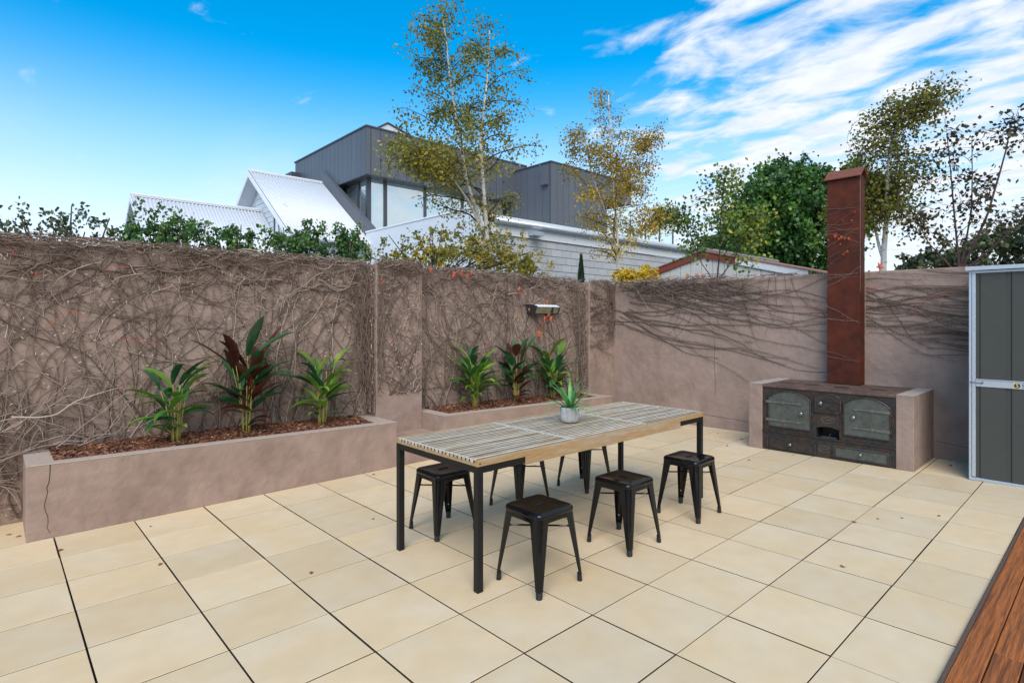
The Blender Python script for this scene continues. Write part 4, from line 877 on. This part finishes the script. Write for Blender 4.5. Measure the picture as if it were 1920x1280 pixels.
# ------------------------------------------------------------------ garage of pale blocks
gar = thing('block_garage', 'low garage of pale concrete blocks with a white fascia and gutter', 'garage', (13, 7, -.29))
GX0, GX1, GY = 8.746, 19.5, 5.10
box('wall_core', (GX0 + .01, GY + .02, -.29), (GX1, 10.6, 3.66), m_mortar, gar)
bm_ = MB().box((-.19, -.02, .005), (.19, .02, .185)).mesh('block', m_block); hb = MB().box((-.09, -.02, .005), (.09, .02, .185)).mesh('block', m_block)
for r in range(8):
    z = 2.10 + r * .195; x = GX0 + .02
    if r % 2: part('block', hb, gar, (x + .09 - 13, GY - 7, z + .29)); x += .195
    while x < 18.6: part('block', bm_, gar, (x + .19 - 13, GY - 7, z + .29)); x += .392
box('fascia', (GX0 + .01, GY - .06, 3.665), (GX1, GY + .019, 3.93), m_white, gar)
MB().tube([(GX0 + .3, GY - .13, 3.98), (GX1, GY - .13, 3.98)], .075, 12).build('gutter', m_galv, gar, smooth=True)
MB().hexa([(GX0, GY - .08, 4.05), (GX1, GY - .08, 4.05), (GX1, 10.6, 4.22), (GX0, 10.6, 4.22)], [(GX0, GY - .08, 4.12), (GX1, GY - .08, 4.12), (GX1, 10.6, 4.30), (GX0, 10.6, 4.30)]).build('roof', m_roofw, gar)
box('side_parapet', (GX0 - .06, GY, -.29), (GX0 - .001, 10.68, 4.28), m_siding, gar)
box('parapet_cap', (GX0 - .08, GY - .02, 4.281), (GX0 + .06, 10.7, 4.325), m_white, gar)
box('vent_box', (10.2, GY - .28, 3.72), (10.55, GY - .061, 3.82), m_galv, gar)
rail = thing('balustrade', 'glass balustrade with dark posts on the garage roof', 'railing', (17, 6.6, 4.2))
for k in range(6): box('post', (14.9 + k * .92, 6.6, 4.22), (14.95 + k * .92, 6.65, 5.10), m_trim, rail)
m_clear = bpy.data.materials.new('clear_glass'); m_clear.use_nodes = True
_p = m_clear.node_tree.nodes['Principled BSDF']; _p.inputs['Base Color'].default_value = (.8, .9, .9, 1); _p.inputs['Roughness'].default_value = .03; _p.inputs['Transmission Weight'].default_value = 1; _p.inputs['IOR'].default_value = 1.1
for k in range(5): box('glass_pane', (14.98 + k * .92, 6.615, 4.30), (15.79 + k * .92, 6.627, 5.05), m_clear, rail)
fence = thing('picket_fence', 'row of white pickets in front of the block garage', 'fence', (12, 4.0, -.29))
pk = MB().hexa([(-.033, -.01, 0), (.033, -.01, 0), (.033, .01, 0), (-.033, .01, 0)], [(-.033, -.01, 2.93), (.033, -.01, 2.93), (.033, .01, 2.93), (-.033, .01, 2.93)]).mesh('picket', m_siding)
for k in range(52): part('picket', pk, fence, (9.0 + k * .115 - 12, 0, rnd(-.01, .01)))
for z in (.6, 2.3): box('rail', (8.9, 4.011, z), (15.1, 4.05, z + .07), m_siding, fence)
# ------------------------------------------------------------------ neighbour's shed with the red barge
nb = thing('gabled_outbuilding', 'cream boarded outbuilding with a red barge board behind the stove wall', 'outbuilding', (11.5, .4, -.29))
NX = 10.5; sA = (2.918 - 2.489) / (2.015 - .401); sB = (2.918 - 2.427) / (1.511 + .401)
def nz(y): return 2.918 - (y - .401) * sA if y > .401 else 2.918 - (.401 - y) * sB
y = -1.45
while y < 2.9:
    y1 = min(y + .235, 2.9); P = [(y + .006, -.29), (y1 - .006, -.29), (y1 - .006, nz(y1) - .07), (y + .006, nz(y) - .07)]
    if y < .401 < y1: P = P[:3] + [(.401, 2.84)] + P[3:]
    MB().hexa([(NX, a, b) for a, b in P], [(NX + .02, a, b) for a, b in P]).build('wall_board', m_nbwall, nb); y += .235
P = [(-1.44, -.29), (2.88, -.29), (2.88, nz(2.9) - .1), (.401, 2.81), (-1.44, nz(-1.45) - .1)]; MB().hexa([(NX + .021, a, b) for a, b in P], [(14, a, b) for a, b in P]).build('wall_core', m_mortar, nb)
def barge(ya, yb, mat, d, nm, x=NX - .04):
    P = [(ya, nz(ya) + .02), (yb, nz(yb) + .02), (yb, nz(yb) - d), (ya, nz(ya) - d)]; MB().hexa([(x, a, b) for a, b in P], [(x + .035, a, b) for a, b in P]).build(nm, mat, nb)
barge(.402, 3.0, m_redbarge, .10, 'barge_board'); barge(-.28, .400, m_redbarge, .10, 'barge_board'); barge(-1.56, -.281, m_white, .11, 'barge_board')
for ya, yb, mt in ((.402, 3.05, m_tinroof), (-1.60, .400, m_terr)):
    P = [(ya, nz(ya) + .021), (yb, nz(yb) + .021), (yb, nz(yb) + .045), (ya, nz(ya) + .045)]; MB().hexa([(NX - .06, a, b) for a, b in P], [(14.1, a, b) for a, b in P]).build('roof', mt, nb)
MB().tube([(NX - .08, .40, 2.975), (14, .40, 2.975)], .05, 8).build('ridge_cap', m_tinroof, nb)

# ------------------------------------------------------------------ trees and shrubs
def put_leaf(m, p, s, val, hang=.5):
    a = rnd(0, 6.283); e = rnd(-1.3, .6) if random.random() < hang else rnd(-1.5, 1.5)
    d = Vector((math.cos(a) * math.cos(e), math.sin(a) * math.cos(e), math.sin(e))); sd = d.cross(Vector((rnd(-1, 1), rnd(-1, 1), rnd(-1, 1)))); 
    if sd.length < .01: return
    sd.normalize(); i = len(m.v); wv = sd * s * .38
    m.v += [tuple(p), tuple(p + d * s * .45 + wv), tuple(p + d * s), tuple(p + d * s * .45 - wv)]; m.f.append((i, i + 1, i + 2, i + 3)); m.a.append(val)
def grow(start, az, el, length, seg, droop, wander):
    P = [Vector(start)]; 
    for k in range(seg):
        az += random.gauss(0, wander); el += random.gauss(0, wander) - droop / seg
        P.append(P[-1] + Vector((math.cos(az) * math.cos(el), math.sin(az) * math.cos(el), math.sin(el))) * (length / seg))
    return P, az, el
def along(P, f):
    f = max(0, min(.9999, f)) * (len(P) - 1); i = int(f); return P[i].lerp(P[i + 1], f - i)
def airy_tree(name, label, stems, bark, twigm, leafm, leaf, nleaf, blen, nb, f0, seed, droop=.6, el0=(.3, .9), twl=.45, group='trees beyond the garden walls', tonefn=None, ntw=7, avoid=None, side=None):
    """stems: list of (polyline, r0, r1); branches leave the stems above f0"""
    random.seed(seed)
    base = stems[0][0][0]; t = thing(name, label, 'tree', base, group)
    tips = []; trunk = MB(); limb = MB()
    for P, r0, r1 in stems:
        P = [Vector(p) for p in P]; Q = []
        for k in range(24): f = k / 23; p = along(P, f); p += Vector((noise.noise(p * .9 + Vector((seed, 0, 0))), noise.noise(p * .9 + Vector((0, seed, 0))), 0)) * .06 * min(1, k / 4); Q.append(p)
        trunk.tube(Q, [r0 + (r1 - r0) * (k / 23) ** .55 for k in range(24)], 8)
        top = max(q.z for q in Q)
        for b in range(nb):
            f = f0 + (1 - f0) * (b + rnd(0, 1)) / nb; p = along(Q, f); az = rnd(0, 6.283) if side is None or random.random() < .5 else side + rnd(-.7, .7)
            ln = blen(f) * rnd(.6, 1.15)
            B, a2, e2 = grow(p, az, rnd(*el0), ln, 8, droop, .12)
            if avoid: B = [q for q in B if not avoid(q)]
            if len(B) < 3: continue
            rb = max(.004, (r0 + (r1 - r0) * f) * .38); limb.tube(B, [rb * (1 - .75 * k / len(B)) for k in range(len(B))], 5, False)
            for w_ in range(ntw):
                g = rnd(.2, 1); q = along(B, g); T, _, _ = grow(q, rnd(0, 6.283), rnd(-.5, .8), twl * rnd(.4, 1.1), 5, droop * 1.4, .25)
                if avoid: T = [v for v in T if not avoid(v)]
                if len(T) < 2: continue
                limb.tube(T, [.004 * (1 - .6 * k / len(T)) for k in range(len(T))], 3, False); tips.append((T, f))
            tips.append((B[len(B) // 2:], f))
    trunk.build('trunk', bark, t, smooth=True); limb.build('branches', twigm, t, fix=False)
    cr = MB()
    clump = [random.random() ** .7 for _ in tips]; idx = list(range(len(tips)))
    for _ in range(nleaf):
        i = random.choices(idx, clump)[0] if False else idx[int(rnd(0, len(idx)))]
        if clump[i] < .10: continue
        T, f = tips[i]; p = along(T, rnd(0, 1)) + Vector((random.gauss(0, 1), random.gauss(0, 1), random.gauss(-.3, .9))) * leaf * 1.6
        v = (tonefn(p) if tonefn else .45) + rnd(-.3, .3) + (clump[i] - .6) * .35
        put_leaf(cr, p, leaf * rnd(.7, 1.2), min(1, max(0, v)), .75)
    o = cr.build('crown', leafm, t, attr='tone', fix=False); o['kind'] = 'stuff'
    return t
def over_wall(q): return (q.y < .95 and q.x < 7.95 and q.z < 2.35) or (q.x < 8.0 and q.z < 2.3)
# birches behind the planted wall
airy_tree('birch_tree', 'tall silver birch with thinning green and gold leaves behind the planted wall',
          [([(6.52, 2.2, -.3), (6.50, 2.2, 2.3), (6.40, 2.2, 3.4), (6.30, 2.2, 4.6), (6.42, 2.2, 5.6), (6.5, 2.2, 6.6)], .075, .010), ([(6.36, 2.2, 3.05), (6.05, 2.25, 3.9), (5.85, 2.25, 4.8), (5.62, 2.2, 5.7), (5.50, 2.2, 6.5)], .045, .008), ([(6.36, 2.2, 3.05), (5.95, 2.1, 3.55), (5.5, 2.0, 3.9), (5.0, 1.9, 4.05), (4.6, 1.9, 3.9)], .024, .006)],
          m_birch, m_twig, m_l1, .050, 14500, lambda f: .38 + 1.15 * (1 - f) ** .8, 27, .30, 31, .7, (.35, 1.05), .38, tonefn=lambda p: .34 + .28 * max(0, min(1, (4.6 - p.z) / 1.6)), avoid=over_wall)
airy_tree('birch_tree', 'silver birch with bright yellow leaves in front of the block garage',
          [([(9.95, 2.0, -.3), (9.92, 2.0, 2.6), (9.80, 2.0, 3.6), (9.68, 2.0, 4.8), (9.62, 2.0, 6.25)], .065, .008), ([(9.9, 2.0, 3.0), (9.55, 2.1, 3.9), (9.15, 2.15, 4.7), (8.9, 2.1, 5.3)], .032, .006), ([(9.9, 2.0, 2.9), (10.4, 1.9, 3.4), (10.9, 1.8, 3.75), (11.2, 1.7, 3.9)], .026, .006), ([(9.8, 2.0, 3.6), (10.2, 1.9, 4.3), (10.45, 1.9, 5.0), (10.6, 1.9, 5.6)], .026, .006)],
          m_birch, m_twig, m_l2, .052, 11500, lambda f: .38 + 1.0 * (1 - f), 20, .28, 32, .7, (.35, 1.05), .34, tonefn=lambda p: .34 + .45 * max(0, min(1, (4.6 - p.z) / 1.8)), avoid=over_wall)
airy_tree('birch_tree', 'silver birch with olive green weeping foliage behind the rusty flue',
          [([(9.6, -2.92, -.3), (9.6, -2.92, 2.5), (9.6, -2.94, 3.4), (9.58, -3.0, 4.1), (9.55, -3.15, 4.62), (9.55, -3.40, 4.5)], .06, .008), ([(9.6, -2.92, 2.4), (9.65, -2.7, 3.2), (9.7, -2.62, 3.8)], .03, .006)],
          m_birch, m_twig, m_l3, .050, 10000, lambda f: .28 + .62 * (1 - f) ** .7, 30, .38, 33, 1.2, (.2, .9), .45, tonefn=lambda p: .40, avoid=over_wall, ntw=8)
airy_tree('sapling', 'slender young tree with loose green leaves in front of the cream outbuilding',
          [([(9.0, -.66, -.3), (9.0, -.65, 2.4), (9.0, -.70, 3.1), (9.0, -.80, 3.7), (9.0, -.84, 4.05)], .022, .005), ([(9.0, -.66, 2.2), (9.0, -1.0, 2.7), (9.0, -1.3, 3.3)], .014, .004), ([(9.0, -.66, 2.15), (9.0, -.35, 2.55), (9.0, -.1, 3.2), (9.0, -.05, 3.5)], .012, .004)],
          m_purple, m_twig, m_l4, .068, 2100, lambda f: .25 + .35 * (1 - f), 9, .42, 34, .6, (.1, .8), .3, tonefn=lambda p: .35 + .35 * max(0, min(1, (-p.y - .7) / .6)), avoid=over_wall)
airy_tree('maple_tree', 'nearly bare purple twigged tree between the flue and the shed',
          [([(9.3, -3.80, -.3), (9.3, -3.80, 2.3), (9.3, -3.76, 3.2), (9.3, -3.72, 4.0)], .026, .005), ([(9.3, -3.8, 2.15), (9.3, -4.1, 2.9), (9.3, -4.3, 3.7), (9.3, -4.36, 4.1)], .022, .005), ([(9.3, -3.8, 2.15), (9.3, -4.35, 2.7), (9.3, -4.85, 3.3)], .020, .005), ([(9.3, -3.8, 2.15), (9.3, -3.95, 3.0), (9.3, -3.98, 3.9)], .018, .004), ([(9.3, -3.8, 2.15), (9.3, -3.5, 2.6), (9.3, -3.35, 3.0)], .014, .004)],
          m_purple, m_purple, m_l7, .060, 1300, lambda f: .25 + .3 * (1 - f), 7, .4, 35, .5, (.4, 1.1), .3, avoid=over_wall, ntw=5)
def dense(name, label, base, lobes, nleaf, leaf, leafm, seed, trunk=None, cat='shrub', group=None, stems=6, ragged=.35, bark=m_trunk, solid=.55, hang=.3):
    """lobes: (centre, radii). Leaves fill shells of the lobes in clumps, stems reach into them."""
    random.seed(seed); t = thing(name, label, cat, base, group); st = MB()
    if trunk: st.tube(trunk[0], trunk[1], 8)
    b = Vector(base) if not trunk else Vector(trunk[0][-1])
    for c, r in lobes:
        for _ in range(stems):
            e = Vector(c) + Vector((rnd(-.8, .8) * r[0], rnd(-.8, .8) * r[1], rnd(-.3, 1.0) * r[2])); mid = b.lerp(e, .5) + Vector((rnd(-.1, .1), rnd(-.1, .1), .05)) * r[2]
            st.tube([b, mid, e], [.018 if not trunk else trunk[1][-1] * .5, .011, .005], 4, False)
    st.build('trunk' if cat == 'tree' else 'stems', bark, t, fix=False)
    cr = MB(); wts = [r[0] * r[1] + r[0] * r[2] for c, r in lobes]; clumps = []
    for c, r in lobes:
        for _ in range(int(26 * (1 + 6 * min(r) / .9))):
            d = Vector((random.gauss(0, 1), random.gauss(0, 1), random.gauss(.15, 1))).normalized(); rr = rnd(solid, 1.0) * (1 + ragged * noise.noise(d * 2.3 + Vector(c)))
            clumps.append((Vector(c) + Vector((d.x * r[0], d.y * r[1], d.z * r[2])) * rr, min(r) * rnd(.10, .26), rnd(-.34, .34)))
    for _ in range(nleaf):
        p, s, dv = clumps[int(rnd(0, len(clumps)))]
        q = p + Vector((random.gauss(0, .55), random.gauss(0, .55), random.gauss(0, .5))) * s
        put_leaf(cr, q, leaf * rnd(.7, 1.25), min(1, max(0, .45 + dv + rnd(-.25, .25))), hang)
    o = cr.build('crown' if cat == 'tree' else 'foliage', leafm, t, attr='tone', fix=False); o['kind'] = 'stuff'
    return t
dense('evergreen_tree', 'big dense dark green tree behind the cream outbuilding', (16, 1.2, -.3), [((16, 1.5, 4.2), (1.5, 1.35, 1.35)), ((16.2, .9, 5.0), (1.2, 1.0, .95)), ((15.8, 2.1, 3.4), (1.2, 1.1, 1.0)), ((16.2, .3, 3.7), (1.3, 1.1, 1.3)), ((16.5, -.4, 4.6), (1.0, .7, .95)), ((16.3, 1.6, 2.4), (1.6, 2.0, 1.2))], 52000, .105, m_l5, 41, ([(16, 1.2, -.3), (16, 1.2, 2.2)], [.2, .16]), 'tree', 'trees beyond the garden walls', 8, .55)
dense('olive_tree', 'distant grey green tree behind the shed roof', (15, -3.4, -.3), [((15, -3.3, 2.9), (.9, .8, .5)), ((15, -4.3, 3.1), (1.0, .9, .7)), ((15, -2.4, 2.7), (.8, .6, .4))], 5200, .10, m_l9, 42, ([(15, -3.4, -.3), (15, -3.4, 2.2)], [.12, .09]), 'tree', 'trees beyond the garden walls', 5, .4)
# hedge shrubs above the planted wall
hedge = [('sparse olive leaved hedge shrub above the wall at its open end', .62, 1.35, .46, 2.33, .30, 1400, m_l9), ('glossy green hedge shrub in front of the far white gable', 1.46, 1.35, .42, 2.36, .34, 4200, m_l6), ('small green hedge shrub in front of the low white roof', 2.10, 1.35, .26, 2.34, .30, 2800, m_l6), ('dense green hedge shrub in front of the steep white gable', 2.78, 1.35, .40, 2.37, .33, 4800, m_l6), ('dark green hedge shrub beneath the glazed corner of the house', 3.42, 1.35, .33, 2.38, .34, 4200, m_l6), ('bare topped hedge shrub where the wall runs on behind the cracked planter', -.05, 1.35, .4, 2.28, .25, 600, m_l9)]
for k, (lab, x, yy, rx, zc_, rz_, nl, mt) in enumerate(hedge):
    dense('hedge_shrub', lab, (x, yy, -.3), [((x - rx * .35, yy, zc_ - .02), (rx * .75, .28, rz_)), ((x + rx * .4, yy + .05, zc_ + .03), (rx * .7, .28, rz_)), ((x, yy, 1.6), (rx, .28, .6))], nl, .042, mt, 60 + k, ([(x, yy, -.3), (x, yy, 1.4)], [.04, .03]), 'shrub', 'hedge shrubs behind the planted wall', 7, .5)
dense('birch_shrub', 'low yellowing birch growth over the wall beside the pillar', (4.6, 1.6, -.3), [((4.35, 1.6, 2.38), (.55, .3, .40)), ((5.0, 1.7, 2.55), (.55, .3, .5)), ((5.7, 1.8, 2.65), (.6, .35, .6)), ((6.4, 1.8, 2.6), (.7, .35, .55)), ((7.1, 1.9, 2.5), (.5, .3, .35))], 7000, .050, m_l1, 71, ([(4.9, 1.6, -.3), (4.9, 1.6, 2.0)], [.03, .02]), 'shrub', None, 5, .5, m_twig, .2, .6)
dense('gold_shrub', 'bright yellow low growth above the wall corner', (9.6, 1.5, -.3), [((9.5, 1.5, 2.42), (.45, .3, .16)), ((10.0, 1.4, 2.5), (.4, .3, .2))], 1300, .065, leafmat('gold_leaf', [(0, (.4, .26, .02)), (.5, (.68, .46, .03)), (1, (.78, .62, .06))]), 72, ([(9.7, 1.5, -.3), (9.7, 1.5, 2.2)], [.03, .02]), 'shrub', None, 5, .4, m_twig, .2, .6)
# pencil cypresses by the pickets
def cypress(x, y, z1, r, label, seed):
    random.seed(seed); t = thing('cypress', label, 'tree', (x, y, -.3), 'pencil cypresses by the picket fence')
    MB().tube([(x, y, -.3), (x, y, z1 - .2)], [.035, .01], 6).build('trunk', m_trunk, t); m = MB()
    for _ in range(3600):
        f = rnd(0, 1) ** 1.2; z = 1.2 + (z1 - 1.2) * f; rr = r * (1 - f ** 2.2) * rnd(.5, 1.05) + .01; a = rnd(0, 6.283); p = Vector((x + rr * math.cos(a), y + rr * math.sin(a), z))
        i = len(m.v); L_ = rnd(.04, .08); d = Vector((math.cos(a) * .35, math.sin(a) * .35, 1)).normalized() * L_; sd = Vector((-math.sin(a), math.cos(a), 0)) * L_ * .25
        m.v += [tuple(p - sd), tuple(p + sd), tuple(p + d)]; m.f.append((i, i + 1, i + 2)); m.a.append(rnd(0, 1))
    o = m.build('crown', m_l8, t, attr='tone', fix=False); o['kind'] = 'stuff'
cypress(10.1, 3.2, 3.05, .13, 'slim dark pencil cypress standing up above the wall corner', 81)
cypress(7.55, 3.3, 2.50, .09, 'very short pencil cypress tip just showing over the wall', 82)
